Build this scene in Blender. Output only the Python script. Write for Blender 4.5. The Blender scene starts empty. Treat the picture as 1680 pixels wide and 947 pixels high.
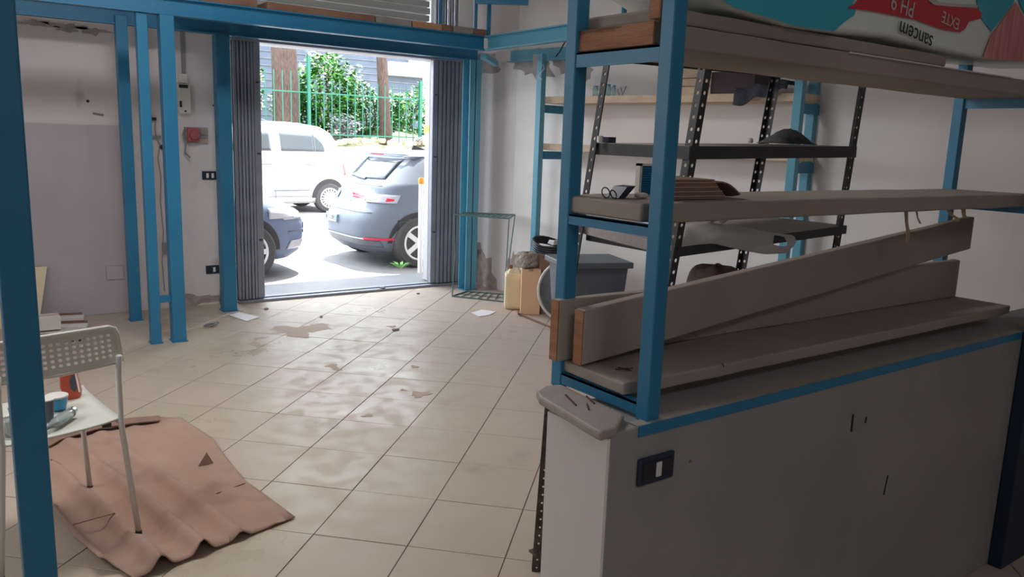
import bpy, bmesh, math, random
from mathutils import Vector, Matrix
random.seed(7)
C = bpy.context.scene.collection
PI = math.pi

# ------------------------------------------------------------------ camera, world, light, exposure
H = 1.5
F_PX = 1321.4
YAW, PITCH, ROLL = 0.63016, 0.18276, 0.03487
_f = Vector((math.sin(YAW)*math.cos(PITCH), math.cos(YAW)*math.cos(PITCH), -math.sin(PITCH)))
_r0 = Vector((math.cos(YAW), -math.sin(YAW), 0))
_u0 = _r0.cross(_f)
_r = _r0*math.cos(ROLL) + _u0*math.sin(ROLL)
_u = -_r0*math.sin(ROLL) + _u0*math.cos(ROLL)
EYE = Vector((0, 0, H))
cam = bpy.data.cameras.new('camera')
cam.sensor_fit = 'HORIZONTAL'; cam.sensor_width = 36.0
cam.lens = F_PX/1680*36.0
cam.clip_start = 0.05; cam.clip_end = 300
camo = bpy.data.objects.new('camera', cam); C.objects.link(camo)
M = Matrix((( _r.x, _u.x, -_f.x, EYE.x), (_r.y, _u.y, -_f.y, EYE.y), (_r.z, _u.z, -_f.z, EYE.z), (0, 0, 0, 1)))
camo.matrix_world = M
bpy.context.scene.camera = camo
def ray(x, y): return _r*((x-840)/F_PX) - _u*((y-473.5)/F_PX) + _f
def az(x, y, z=0.0): d = ray(x, y); return EYE + d*((z-H)/d.z)      # where a pixel meets a level plane
def ay(x, y, Y): d = ray(x, y); return EYE + d*(Y/d.y)              # ... a plane parallel to the shop front
def ax(x, y, X): d = ray(x, y); return EYE + d*(X/d.x)
def px_of(p):
    v = Vector(p)-EYE; w = v.dot(_f)
    return (840+F_PX*v.dot(_r)/w, 473.5-F_PX*v.dot(_u)/w, w)

world = bpy.data.worlds.new('sky'); bpy.context.scene.world = world; world.use_nodes = True
bg = world.node_tree.nodes['Background']
bg.inputs[0].default_value = (0.84, 0.92, 1.0, 1); bg.inputs[1].default_value = 2.0
sun = bpy.data.lights.new('sun', 'SUN'); sun.energy = 5.5; sun.angle = 0.01; sun.color = (1.0, 0.95, 0.86)
suno = bpy.data.objects.new('sun', sun); C.objects.link(suno)
suno.rotation_euler = Vector((-0.30, -0.42, -1.0)).to_track_quat('-Z', 'Y').to_euler()
por = bpy.data.lights.new('daylight_portal', 'AREA'); por.shape = 'RECTANGLE'; por.size = 1.85; por.size_y = 2.25
por.cycles.is_portal = True
poro = bpy.data.objects.new('daylight_portal', por); C.objects.link(poro)
poro.location = (3.25, 7.40, 1.12); poro.rotation_euler = (PI/2*-1, 0, 0)
win = bpy.data.lights.new('added_window_portal', 'AREA'); win.shape = 'RECTANGLE'; win.size = 1.2; win.size_y = 0.9; win.cycles.is_portal = True  # portal for the added left-wall window
wino = bpy.data.objects.new('added_window_portal', win); C.objects.link(wino); wino.location = (-1.12, 3.3, 1.85); wino.rotation_euler = Vector((1, 0, 0)).to_track_quat('-Z', 'Y').to_euler()
fill_mid = bpy.data.lights.new('fill_light_mid', 'AREA'); fill_mid.shape = 'RECTANGLE'; fill_mid.size = 1.2; fill_mid.size_y = 0.6; fill_mid.energy = 11.0; fill_mid.color = (1.0, 0.96, 0.95)  # fill added above mid-room, out of view, to brighten the interior
fill_mid_o = bpy.data.objects.new('fill_light_mid', fill_mid); C.objects.link(fill_mid_o); fill_mid_o.location = (1.0, 3.9, 3.235)
fill_rear = bpy.data.lights.new('fill_light_rear', 'AREA'); fill_rear.shape = 'RECTANGLE'; fill_rear.size = 1.2; fill_rear.size_y = 0.6; fill_rear.energy = 3.8; fill_rear.color = (0.95, 0.97, 1.0)  # weak fill added behind the camera for surfaces facing it
fill_rear_o = bpy.data.objects.new('fill_light_rear', fill_rear); C.objects.link(fill_rear_o); fill_rear_o.location = (0.2, -1.6, 3.235)
sc = bpy.context.scene
sc.view_settings.view_transform = 'Standard'; sc.view_settings.look = 'None'
sc.view_settings.gamma = 1.0; sc.view_settings.use_curve_mapping = False
sc.view_settings.exposure = 2.3
sc.render.engine = 'CYCLES'
sc.cycles.max_bounces = 10; sc.cycles.diffuse_bounces = 8; sc.cycles.glossy_bounces = 4
sc.cycles.transmission_bounces = 6; sc.cycles.transparent_max_bounces = 8
sc.cycles.caustics_reflective = False; sc.cycles.caustics_refractive = False
sc.cycles.sample_clamp_indirect = 6.0
sc.cycles.use_denoising = True

# ------------------------------------------------------------------ materials
MT = {}
def mat(name, col, rough=0.6, col2=None, scale=6.0, bump=0.0, metal=0.0, alpha=1.0, trans=0.0, stretch=None, spots=None, spot_scale=3.0, spot_lo=0.6, spot_hi=0.68, detail=4.0, bscale=None, spec=None):
    m = bpy.data.materials.new(name); m.use_nodes = True; nt = m.node_tree; N = nt.nodes; L = nt.links
    b = N['Principled BSDF']
    b.inputs['Base Color'].default_value = (*col, 1); b.inputs['Roughness'].default_value = rough
    b.inputs['Metallic'].default_value = metal; b.inputs['Alpha'].default_value = alpha
    b.inputs['Transmission Weight'].default_value = trans
    if spec is not None: b.inputs['Specular IOR Level'].default_value = spec
    g = N.new('ShaderNodeNewGeometry'); vec = g.outputs['Position']
    if stretch:
        mp = N.new('ShaderNodeMapping'); mp.inputs['Scale'].default_value = stretch; L.new(vec, mp.inputs[0]); vec = mp.outputs[0]
    out = None
    if col2:
        n = N.new('ShaderNodeTexNoise'); n.inputs['Scale'].default_value = scale; n.inputs['Detail'].default_value = detail
        L.new(vec, n.inputs['Vector'])
        r = N.new('ShaderNodeValToRGB'); r.color_ramp.elements[0].position = 0.35; r.color_ramp.elements[1].position = 0.68
        r.color_ramp.elements[0].color = (*col, 1); r.color_ramp.elements[1].color = (*col2, 1)
        L.new(n.outputs[0], r.inputs[0]); out = r.outputs[0]
    if spots:
        n2 = N.new('ShaderNodeTexNoise'); n2.inputs['Scale'].default_value = spot_scale; n2.inputs['Detail'].default_value = 6.0
        L.new(vec, n2.inputs['Vector'])
        r2 = N.new('ShaderNodeValToRGB'); r2.color_ramp.elements[0].position = spot_lo; r2.color_ramp.elements[1].position = spot_hi
        r2.color_ramp.elements[0].color = (0, 0, 0, 1); r2.color_ramp.elements[1].color = (1, 1, 1, 1)
        L.new(n2.outputs[0], r2.inputs[0])
        mx = N.new('ShaderNodeMix'); mx.data_type = 'RGBA'
        L.new(r2.outputs[0], mx.inputs[0])
        if out: L.new(out, mx.inputs[6])
        else: mx.inputs[6].default_value = (*col, 1)
        mx.inputs[7].default_value = (*spots, 1); out = mx.outputs[2]
    if out: L.new(out, b.inputs['Base Color'])
    if bump:
        nb = N.new('ShaderNodeTexNoise'); nb.inputs['Scale'].default_value = bscale or scale*6; nb.inputs['Detail'].default_value = 3
        L.new(vec, nb.inputs['Vector'])
        bp = N.new('ShaderNodeBump'); bp.inputs['Strength'].default_value = bump; bp.inputs['Distance'].default_value = 0.02
        L.new(nb.outputs[0], bp.inputs['Height']); L.new(bp.outputs[0], b.inputs['Normal'])
    MT[name] = m
    return m
mat('plaster', (0.68, 0.635, 0.63), 0.9, (0.75, 0.705, 0.70), 1.6, 0.25, spots=(0.52, 0.485, 0.48), spot_scale=2.2, spot_lo=0.66, spot_hi=0.74)
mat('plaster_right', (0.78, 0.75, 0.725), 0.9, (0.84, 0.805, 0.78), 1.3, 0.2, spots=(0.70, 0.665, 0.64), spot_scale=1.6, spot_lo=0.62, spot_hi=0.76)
mat('panel_paint', (0.46, 0.425, 0.46), 0.7, (0.51, 0.47, 0.505), 2.0, 0.15)
mat('counter_plaster_shaded', (0.285, 0.285, 0.29), 0.9, (0.33, 0.325, 0.33), 3.0, 0.2)  # shade on the counter front is put into this colour
mat('stain', (0.34, 0.27, 0.24), 0.95, (0.48, 0.40, 0.36), 14.0, 0.5)
mat('cement', (0.36, 0.33, 0.31), 0.95, (0.46, 0.42, 0.40), 18.0, 0.6)
mat('ceiling_paint', (0.55, 0.53, 0.5), 0.9)
mat('blue_steel', (0.022, 0.19, 0.36), 0.42, (0.03, 0.22, 0.40), 3.0, 0.08, spots=(0.10, 0.24, 0.33), spot_scale=9.0, spot_lo=0.70, spot_hi=0.76)
mat('lit_blue_steel', (0.10, 0.35, 0.48), 0.42, (0.13, 0.39, 0.52), 3.0, 0.08, spots=(0.2, 0.36, 0.44), spot_scale=9.0, spot_lo=0.68, spot_hi=0.75)  # lit copy of the blue steel, door light put into its colour
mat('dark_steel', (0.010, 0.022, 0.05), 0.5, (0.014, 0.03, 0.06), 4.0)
mat('grey_gate', (0.27, 0.29, 0.35), 0.45, (0.32, 0.34, 0.40), 6.0, 0.05)
mat('dark_gate', (0.05, 0.055, 0.07), 0.5)
mat('shutter', (0.7, 0.72, 0.71), 0.55, (0.75, 0.77, 0.76), 4.0)
mat('old_wood', (0.30, 0.26, 0.22), 0.85, (0.45, 0.40, 0.35), 5.0, 0.35, stretch=(0.17, 0.14, 0.12), spots=(0.15, 0.12, 0.10), spot_scale=3.0, spot_lo=0.66, spot_hi=0.72)
mat('cut_wood', (0.34, 0.16, 0.09), 0.85, (0.42, 0.22, 0.13), 7.0, 0.3, stretch=(8, 1, 8), spots=(0.16, 0.07, 0.04), spot_scale=3.0, spot_lo=0.62, spot_hi=0.66)
mat('pale_wood', (0.62, 0.47, 0.33), 0.8, (0.72, 0.58, 0.44), 5.0, 0.25, stretch=(6, 1, 6), spots=(0.35, 0.22, 0.12), spot_scale=5.0, spot_lo=0.70, spot_hi=0.74)
mat('brown_wood', (0.20, 0.10, 0.07), 0.85, (0.27, 0.15, 0.10), 6.0, 0.3)
mat('orange_wood', (0.42, 0.22, 0.12), 0.85, (0.50, 0.28, 0.17), 6.0, 0.3)
mat('grey_wood', (0.25, 0.23, 0.23), 0.85, (0.32, 0.30, 0.29), 6.0, 0.3)
mat('black_angle', (0.035, 0.036, 0.040), 0.5, (0.05, 0.05, 0.055), 9.0)
mat('rust_angle', (0.07, 0.05, 0.045), 0.8, (0.16, 0.11, 0.09), 26.0, 0.4)
mat('stone_slab', (0.34, 0.30, 0.27), 0.6, (0.40, 0.36, 0.32), 9.0, 0.1)
mat('white_plastic', (0.72, 0.70, 0.64), 0.45)
mat('chair_white', (0.60, 0.60, 0.52), 0.45, (0.64, 0.64, 0.56), 5.0)
mat('chair_leg', (0.66, 0.65, 0.62), 0.35)
mat('black_plastic', (0.02, 0.022, 0.03), 0.4)
mat('navy_plastic', (0.02, 0.03, 0.06), 0.45)
mat('white_switch', (0.75, 0.75, 0.74), 0.4)
mat('red_plastic', (0.42, 0.10, 0.13), 0.45)
mat('grey_plastic', (0.09, 0.105, 0.13), 0.5, (0.12, 0.135, 0.16), 4.0)
mat('cardboard', (0.36, 0.23, 0.175), 0.9, (0.42, 0.275, 0.21), 3.0, 0.1, spots=(0.30, 0.185, 0.14), spot_scale=4.0, spot_lo=0.55, spot_hi=0.7)
mat('cardboard_dark', (0.23, 0.14, 0.10), 0.9, (0.29, 0.18, 0.13), 8.0, 0.1)
mat('box_orange', (0.82, 0.52, 0.32), 0.85, (0.85, 0.57, 0.37), 3.0)
mat('box_brown', (0.26, 0.155, 0.115), 0.9, (0.31, 0.19, 0.14), 4.0)
mat('jerry', (0.72, 0.60, 0.40), 0.5, (0.76, 0.64, 0.45), 5.0)
mat('foam_grey', (0.36, 0.315, 0.27), 0.95, (0.48, 0.42, 0.36), 16.0, 0.9, bscale=50)
mat('disc_grey', (0.04, 0.045, 0.055), 0.5, (0.12, 0.125, 0.13), 7.0, 0.2)
mat('disc_rim', (0.62, 0.60, 0.56), 0.4)
mat('paper', (0.80, 0.78, 0.80), 0.8)
mat('bag_plastic', (0.50, 0.48, 0.48), 0.35, (0.58, 0.56, 0.56), 4.0, 0.2, alpha=0.85)
mat('bag_print', (0.78, 0.88, 0.84), 0.35, (0.8, 0.9, 0.86), 3.0, 0.15, bscale=12)
mat('bag_blue', (0.03, 0.42, 0.58), 0.35, (0.05, 0.50, 0.66), 3.0, 0.1, bscale=12)
mat('bag_red', (0.62, 0.04, 0.06), 0.4)
mat('bag_pink', (0.62, 0.2, 0.2), 0.4, (0.75, 0.36, 0.36), 14.0, stretch=(6, 1, .4))
mat('bag_ink', (0.02, 0.025, 0.02), 0.5)
mat('bag_white', (0.55, 0.55, 0.53), 0.5)
mat('orange_pack', (0.62, 0.09, 0.045), 0.35)
mat('cup_blue', (0.03, 0.28, 0.50), 0.3)
mat('clear_plastic', (0.72, 0.80, 0.78), 0.12, trans=0.75, spec=0.5)
mat('jar_glass', (0.55, 0.75, 0.78), 0.08, trans=0.8)
mat('chrome', (0.7, 0.7, 0.7), 0.2, metal=1.0)
mat('wire_green', (0.08, 0.17, 0.17), 0.5)
mat('cloth_dark', (0.035, 0.04, 0.055), 0.95, (0.06, 0.065, 0.085), 12.0, 0.4)
mat('cloth_grey', (0.10, 0.10, 0.10), 0.95, (0.17, 0.17, 0.16), 14.0, 0.6)
mat('dark_box', (0.055, 0.028, 0.035), 0.6)
mat('tape', (0.46, 0.34, 0.20), 0.8)
mat('sack_brown', (0.13, 0.085, 0.07), 0.95, (0.17, 0.12, 0.10), 10.0, 0.5)
mat('grout', (0.14, 0.11, 0.095), 0.9)
mat('conduit', (0.26, 0.26, 0.28), 0.5)
mat('nail', (0.10, 0.06, 0.05), 0.6, metal=0.6)
# outdoors
mat('asphalt', (0.19, 0.185, 0.19), 0.9, (0.23, 0.225, 0.23), 5.0, 0.2)
mat('marble_step', (0.15, 0.155, 0.17), 0.5, (0.19, 0.195, 0.21), 3.0)
mat('facade', (0.60, 0.56, 0.50), 0.9)
mat('car_white', (0.5, 0.5, 0.5), 0.25)
mat('car_grey', (0.14, 0.165, 0.205), 0.45, spec=0.2)
mat('car_blue', (0.13, 0.165, 0.25), 0.45, spec=0.2)
mat('car_glass', (0.03, 0.04, 0.05), 0.04)
mat('car_glass_pale', (0.05, 0.065, 0.08), 0.08)
mat('tyre', (0.055, 0.053, 0.055), 0.85)
mat('rim', (0.60, 0.60, 0.62), 0.3)
mat('arch_black', (0.03, 0.03, 0.035), 0.8)
mat('lamp_red', (0.55, 0.02, 0.05), 0.25)
mat('lamp_clear', (0.40, 0.40, 0.46), 0.15)
mat('bark', (0.06, 0.035, 0.028), 0.95, (0.125, 0.085, 0.07), 7.0, 0.9, stretch=(6, 6, 1))
mat('leaf_a', (0.012, 0.10, 0.006), 0.6, (0.05, 0.21, 0.015), 2.5)
mat('leaf_b', (0.006, 0.065, 0.010), 0.6, (0.025, 0.14, 0.025), 2.5)
mat('leaf_c', (0.012, 0.10, 0.018), 0.6, (0.10, 0.21, 0.08), 2.5)
mat('flower', (0.32, 0.30, 0.33), 0.7, (0.10, 0.15, 0.13), 6.0)
mat('fence_green', (0.008, 0.12, 0.08), 0.45)
mat('garden_wall', (0.42, 0.36, 0.33), 0.9, (0.56, 0.50, 0.46), 5.0, 0.5, spots=(0.30, 0.22, 0.20), spot_scale=4.0, spot_lo=0.58, spot_hi=0.62)
mat('soil', (0.42, 0.36, 0.27), 0.95, (0.58, 0.52, 0.42), 6.0, 0.6, spots=(0.20, 0.28, 0.10), spot_scale=3.0, spot_lo=0.52, spot_hi=0.6)
mat('house_blue', (0.075, 0.095, 0.14), 0.9, (0.09, 0.11, 0.155), 2.0)
mat('house_red', (0.45, 0.16, 0.10), 0.8)
mat('house_cream', (0.60, 0.58, 0.54), 0.8)
mat('pole_white', (0.75, 0.74, 0.72), 0.4)
mat('pole_orange', (0.75, 0.30, 0.03), 0.4)
mat('pipe_grey', (0.50, 0.50, 0.50), 0.5)
mat('yellow', (0.75, 0.55, 0.06), 0.5)

# tile material: glossy glaze under a film of dust, with dirt marks
def tile_material():
    m = bpy.data.materials.new('floor_tile'); m.use_nodes = True; nt = m.node_tree; N = nt.nodes; L = nt.links
    b = N['Principled BSDF']; g = N.new('ShaderNodeNewGeometry')
    def noise(scale, detail=5):
        n = N.new('ShaderNodeTexNoise'); n.inputs['Scale'].default_value = scale; n.inputs['Detail'].default_value = detail
        L.new(g.outputs['Position'], n.inputs['Vector']); return n.outputs[0]
    def ramp(src, a, b_, c0, c1):
        r = N.new('ShaderNodeValToRGB'); r.color_ramp.elements[0].position = a; r.color_ramp.elements[1].position = b_
        r.color_ramp.elements[0].color = (*c0, 1); r.color_ramp.elements[1].color = (*c1, 1); L.new(src, r.inputs[0]); return r.outputs[0]
    def mix(f, a, b_):
        x = N.new('ShaderNodeMix'); x.data_type = 'RGBA'; L.new(f, x.inputs[0])
        if isinstance(a, tuple): x.inputs[6].default_value = (*a, 1)
        else: L.new(a, x.inputs[6])
        if isinstance(b_, tuple): x.inputs[7].default_value = (*b_, 1)
        else: L.new(b_, x.inputs[7])
        return x.outputs[2]
    base = ramp(noise(2.2), 0.3, 0.7, (0.47, 0.395, 0.295), (0.54, 0.455, 0.345))
    dustf = ramp(noise(0.9, 8), 0.38, 0.62, (0, 0, 0), (1, 1, 1))
    # dust lies thicker away from the walked lane in front of the doorway
    sep = N.new('ShaderNodeSeparateXYZ'); L.new(g.outputs['Position'], sep.inputs[0])
    lane = N.new('ShaderNodeMath'); lane.operation = 'MULTIPLY_ADD'; lane.inputs[1].default_value = -0.45; L.new(sep.outputs[1], lane.inputs[0]); L.new(sep.outputs[0], lane.inputs[2])
    sub = N.new('ShaderNodeMath'); sub.operation = 'ADD'; sub.inputs[1].default_value = 0.35; L.new(lane.outputs[0], sub.inputs[0])
    ab = N.new('ShaderNodeMath'); ab.operation = 'ABSOLUTE'; L.new(sub.outputs[0], ab.inputs[0])
    mr = N.new('ShaderNodeMapRange'); mr.inputs[1].default_value = 0.6; mr.inputs[2].default_value = 1.5; L.new(ab.outputs[0], mr.inputs[0])
    mul = N.new('ShaderNodeMath'); mul.operation = 'MAXIMUM'; L.new(mr.outputs[0], mul.inputs[0])
    dl = N.new('ShaderNodeMath'); dl.operation = 'MULTIPLY'; dl.inputs[1].default_value = 0.55
    L.new(dustf, dl.inputs[0]); L.new(dl.outputs[0], mul.inputs[1])
    dust = mul.outputs[0]
    col = mix(dust, base, (0.49, 0.40, 0.335))
    dirt = ramp(noise(3.3, 9), 0.60, 0.74, (0, 0, 0), (1, 1, 1))
    d2 = N.new('ShaderNodeMath'); d2.operation = 'MULTIPLY'; d2.inputs[1].default_value = 0.45; L.new(dirt, d2.inputs[0])
    col = mix(d2.outputs[0], col, (0.30, 0.22, 0.18))
    L.new(col, b.inputs['Base Color'])
    rr = N.new('ShaderNodeMapRange'); rr.inputs[3].default_value = 0.22; rr.inputs[4].default_value = 0.62; L.new(dust, rr.inputs[0])
    scr = ramp(noise(9, 8), 0.45, 0.6, (0, 0, 0), (0.16, 0.16, 0.16))
    ad = N.new('ShaderNodeMath'); L.new(rr.outputs[0], ad.inputs[0]); L.new(scr, ad.inputs[1])
    L.new(ad.outputs[0], b.inputs['Roughness']); b.inputs['Specular IOR Level'].default_value = 0.38
    bp = N.new('ShaderNodeBump'); bp.inputs['Strength'].default_value = 0.12; bp.inputs['Distance'].default_value = 0.01
    L.new(noise(5, 3), bp.inputs['Height']); L.new(bp.outputs[0], b.inputs['Normal'])
    MT['floor_tile'] = m
tile_material()

# ------------------------------------------------------------------ helpers
WO = {}                                    # world position of each object's origin
class MB:
    def __init__(s): s.v = []; s.f = []; s.m = []; s.mi = 0
    def _add(s, vs, fs):
        n = len(s.v); s.v += [Vector(p) for p in vs]; s.f += [tuple(i+n for i in f) for f in fs]; s.m += [s.mi]*len(fs)
    def box(s, x0, x1, y0, y1, z0, z1):
        s._add([(x0,y0,z0),(x1,y0,z0),(x1,y1,z0),(x0,y1,z0),(x0,y0,z1),(x1,y0,z1),(x1,y1,z1),(x0,y1,z1)],
               [(0,3,2,1),(4,5,6,7),(0,1,5,4),(1,2,6,5),(2,3,7,6),(3,0,4,7)]); return s
    def hexa(s, b, t):                      # bottom quad, top quad
        s._add(list(b)+list(t), [(0,3,2,1),(4,5,6,7),(0,1,5,4),(1,2,6,5),(2,3,7,6),(3,0,4,7)]); return s
    def prism(s, poly, d):                  # planar polygon swept by vector d
        n = len(poly); d = Vector(d); P = [Vector(p) for p in poly]
        s._add(P+[p+d for p in P], [tuple(range(n-1,-1,-1)), tuple(range(n,2*n))]+[(i,(i+1)%n,(i+1)%n+n,i+n) for i in range(n)]); return s
    def bar(s, p, q, w, h, up=(0,0,1)):     # box beam from p to q
        p, q = Vector(p), Vector(q); d = (q-p).normalized(); up = Vector(up)
        if abs(d.dot(up)) > 0.95: up = Vector((0,1,0))
        a = d.cross(up).normalized()*w/2; b = a.cross(d).normalized()*h/2
        s.hexa([p-a-b,p+a-b,p+a+b,p-a+b],[q-a-b,q+a-b,q+a+b,q-a+b]); return s
    def tube(s, pts, r, n=8, closed=False):
        pts = [Vector(p) for p in pts]; rr = r if isinstance(r, (list, tuple)) else [r]*len(pts); vs = []; ref = None
        m = len(pts)
        for i, p in enumerate(pts):
            a = pts[(i-1) % m] if (closed or i > 0) else p; b = pts[(i+1) % m] if (closed or i < m-1) else p
            d = (b-a).normalized()
            if ref is None: ref = Vector((0,0,1)) if abs(d.z) < 0.9 else Vector((1,0,0))
            u = d.cross(ref).normalized(); w = u.cross(d).normalized(); ref = w
            for k in range(n): t = 2*PI*k/n; vs.append(p+(u*math.cos(t)+w*math.sin(t))*rr[i])
        fs = []
        for i in range(m if closed else m-1):
            j = (i+1) % m
            for k in range(n): fs.append((i*n+k, i*n+(k+1)%n, j*n+(k+1)%n, j*n+k))
        if not closed: fs += [tuple(range(n-1,-1,-1)), tuple(range((m-1)*n, m*n))]
        s._add(vs, fs); return s
    def lathe(s, c, prof, n=20, axis=(0,0,1)):   # profile of (radius, height) about an axis at c
        c = Vector(c); d = Vector(axis).normalized(); u = d.orthogonal().normalized(); w = d.cross(u)
        vs = []; fs = []
        for r, h in prof:
            for k in range(n): t = 2*PI*k/n; vs.append(c+d*h+(u*math.cos(t)+w*math.sin(t))*r)
        for i in range(len(prof)-1):
            for k in range(n): fs.append((i*n+k, i*n+(k+1)%n, (i+1)*n+(k+1)%n, (i+1)*n+k))
        fs += [tuple(range(n-1,-1,-1)), tuple(range((len(prof)-1)*n, len(prof)*n))]
        s._add(vs, fs); return s
    def grid(s, fn, nu, nv, closed_u=False):
        vs = [fn(i/nu, j/nv) for j in range(nv+1) for i in range(nu if closed_u else nu+1)]
        W = nu if closed_u else nu+1; fs = []
        for j in range(nv):
            for i in range(nu): k = (i+1) % W; fs.append((j*W+i, j*W+k, (j+1)*W+k, (j+1)*W+i))
        s._add(vs, fs); return s
    def perforated(s, fn, nu, nv, frac, n=8):    # fn(u,v) in cell units; frac = hole radius in cells, 0 for no hole
        idx = {}
        def key(i, j):
            if (i, j) not in idx: idx[(i, j)] = len(s.v); s.v.append(Vector(fn(i, j)))
            return idx[(i, j)]
        for i in range(nu):
            for j in range(nv):
                c = [key(i, j), key(i+1, j), key(i+1, j+1), key(i, j+1)]
                fr = frac(i, j) if callable(frac) else frac
                if fr <= 0: s.f.append(tuple(c)); s.m.append(s.mi); continue
                base = len(s.v)
                for k in range(n):
                    t = 2*PI*(k+0.5)/n - PI*3/4 - PI/n
                    s.v.append(Vector(fn(i+0.5+fr*math.cos(t), j+0.5+fr*math.sin(t))))
                q = n//4
                for e in range(4):
                    ring = [base+((e*q+k) % n) for k in range(q+1)]
                    s.f.append((c[e], c[(e+1) % 4], *reversed(ring))); s.m.append(s.mi)
        return s
    def build(s, name, material, parent=None, origin=None, bevel=0, smooth=False, solid=0, subsurf=0):
        if origin is None:
            if parent is not None: origin = WO[parent.name]
            else:
                lo = Vector([min(v[i] for v in s.v) for i in range(3)]); hi = Vector([max(v[i] for v in s.v) for i in range(3)])
                origin = Vector(((lo.x+hi.x)/2, (lo.y+hi.y)/2, lo.z))
        origin = Vector(origin)
        me = bpy.data.meshes.new(name); me.from_pydata([tuple(v-origin) for v in s.v], [], s.f)
        ms = material if isinstance(material, (list, tuple)) else [material]
        for q in ms: me.materials.append(MT[q])
        if len(ms) > 1:
            for p, i in zip(me.polygons, s.m): p.material_index = i
        if smooth:
            for p in me.polygons: p.use_smooth = True
        me.update(); me.validate()
        o = bpy.data.objects.new(name, me); C.objects.link(o)
        if parent is not None:
            o.parent = parent; o.location = origin-WO[parent.name]
        else: o.location = origin
        WO[o.name] = origin
        if solid:
            md = o.modifiers.new('solid', 'SOLIDIFY'); md.thickness = solid; md.offset = 0
        if bevel:
            md = o.modifiers.new('bevel', 'BEVEL'); md.width = bevel; md.segments = 2; md.limit_method = 'ANGLE'; md.angle_limit = 0.7
        if subsurf:
            md = o.modifiers.new('sub', 'SUBSURF'); md.levels = subsurf; md.render_levels = subsurf
        return o
def tag(o, label=None, cat=None, group=None, kind=None):
    if label: o['label'] = label
    if cat: o['category'] = cat
    if group: o['group'] = group
    if kind: o['kind'] = kind
    return o
def empty(name, loc, label=None, cat=None, group=None, kind=None):
    o = bpy.data.objects.new(name, None); C.objects.link(o); o.location = loc; WO[o.name] = Vector(loc); o.empty_display_size = 0.1
    return tag(o, label, cat, group, kind)
def S6(x, y, z): return Vector((x*0.6, y*0.6, H+(z-H)*0.6))       # the near shelving was measured in a frame 1/0.6 too large
def board_mesh(x0, x1, y0, y1, z0, z1, seg=14, jit=0.0015, sag=0.0, rnd=0.0):
    m = MB(); vs = []; R = random.Random(int(x0*1000+y0*77+z0*31))
    for i in range(seg+1):
        t = i/seg; x = x0+(x1-x0)*t; dz = -sag*math.sin(PI*t)
        e = rnd if i in (0, seg) else 0
        for (y, z) in ((y0+e, z0+e*.4), (y1-e, z0+e*.4), (y1-e, z1-e*.3), (y0+e, z1-e*.3)):
            vs.append((x+R.uniform(-jit, jit)*2, y+R.uniform(-jit, jit), z+dz+R.uniform(-jit, jit)))
    fs = [(0,1,2,3)] + [(seg*4+3, seg*4+2, seg*4+1, seg*4)]
    for i in range(seg):
        for k in range(4): a = i*4+k; b = i*4+(k+1) % 4; fs.append((a, a+4, b+4, b))
    m._add(vs, fs); return m

# ------------------------------------------------------------------ the room
RW0 = Vector((4.641, 6.423, 0)); RWD = Vector((-0.1695, 0.98553, 0))     # right wall line and its direction (away from the camera)
RWN = Vector((-0.98553, -0.1695, 0))                                   # into the room
def rw(t, off=0, z=0): p = RW0+RWD*t+RWN*off; p.z = z; return p
FY = 7.08
YB = -3.2
ZC = 3.3
rwT = lambda Y: (Y-RW0.y)/RWD.y
# floor: bed of grout plus single tiles laid on the diagonal
flo = MB(); rb = rw(rwT(YB)); rc = rw(rwT(6.40))
room_poly = [(-0.9, YB), (rb.x, YB), (rc.x, rc.y), (4.53, FY), (-0.9, FY)]
flo.prism([(x, y, -0.12) for x, y in room_poly], (0, 0, 0.117))
floor = flo.build('floor', 'grout', origin=(0, 0, 0)); tag(floor, kind='structure')
TA = 0.8018; e1 = Vector((math.cos(TA), -math.sin(TA), 0)); e2 = Vector((math.sin(TA), math.cos(TA), 0)); P1, P2 = 0.3705, 0.4033
def clip(poly, edge_a, edge_b):
    out = []; d = (edge_b[0]-edge_a[0], edge_b[1]-edge_a[1])
    side = lambda p: d[0]*(p[1]-edge_a[1])-d[1]*(p[0]-edge_a[0])
    for i in range(len(poly)):
        p, q = poly[i], poly[(i+1) % len(poly)]; sp, sq = side(p), side(q)
        if sp >= 0: out.append(p)
        if (sp >= 0) != (sq >= 0): t = sp/(sp-sq); out.append((p[0]+(q[0]-p[0])*t, p[1]+(q[1]-p[1])*t))
    return out
TH = 0.0035
full = None; cells = []
for i in range(-26, 18):
    for j in range(-12, 28):
        c = e1*(-0.824+P1*(i+0.5))+e2*(2.67+P2*(j+0.5))
        quad = [c-e1*(P1/2)-e2*(P2/2), c+e1*(P1/2)-e2*(P2/2), c+e1*(P1/2)+e2*(P2/2), c-e1*(P1/2)+e2*(P2/2)]
        gp = 0.0019
        q2 = [(c+(e1*sx*(P1/2-gp))+(e2*sy*(P2/2-gp))) for sx, sy in ((-1,-1),(1,-1),(1,1),(-1,1))]
        poly = [(p.x, p.y) for p in q2]
        for k in range(len(room_poly)): 
            poly = clip(poly, room_poly[k], room_poly[(k+1) % len(room_poly)])
            if not poly: break
        if len(poly) < 3: continue
        v = c-EYE; w = v.dot(_f); vis = -1
        if w > 0.6:
            x, y, w = px_of(c)
            if -60 < x < 1000 and 400 < y < 1060: vis = w
        cells.append((vis, c, poly))
seen = sorted([t for t in cells if t[0] > 0], key=lambda t: t[0])
near = seen[:300]; rest = MB()
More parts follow.
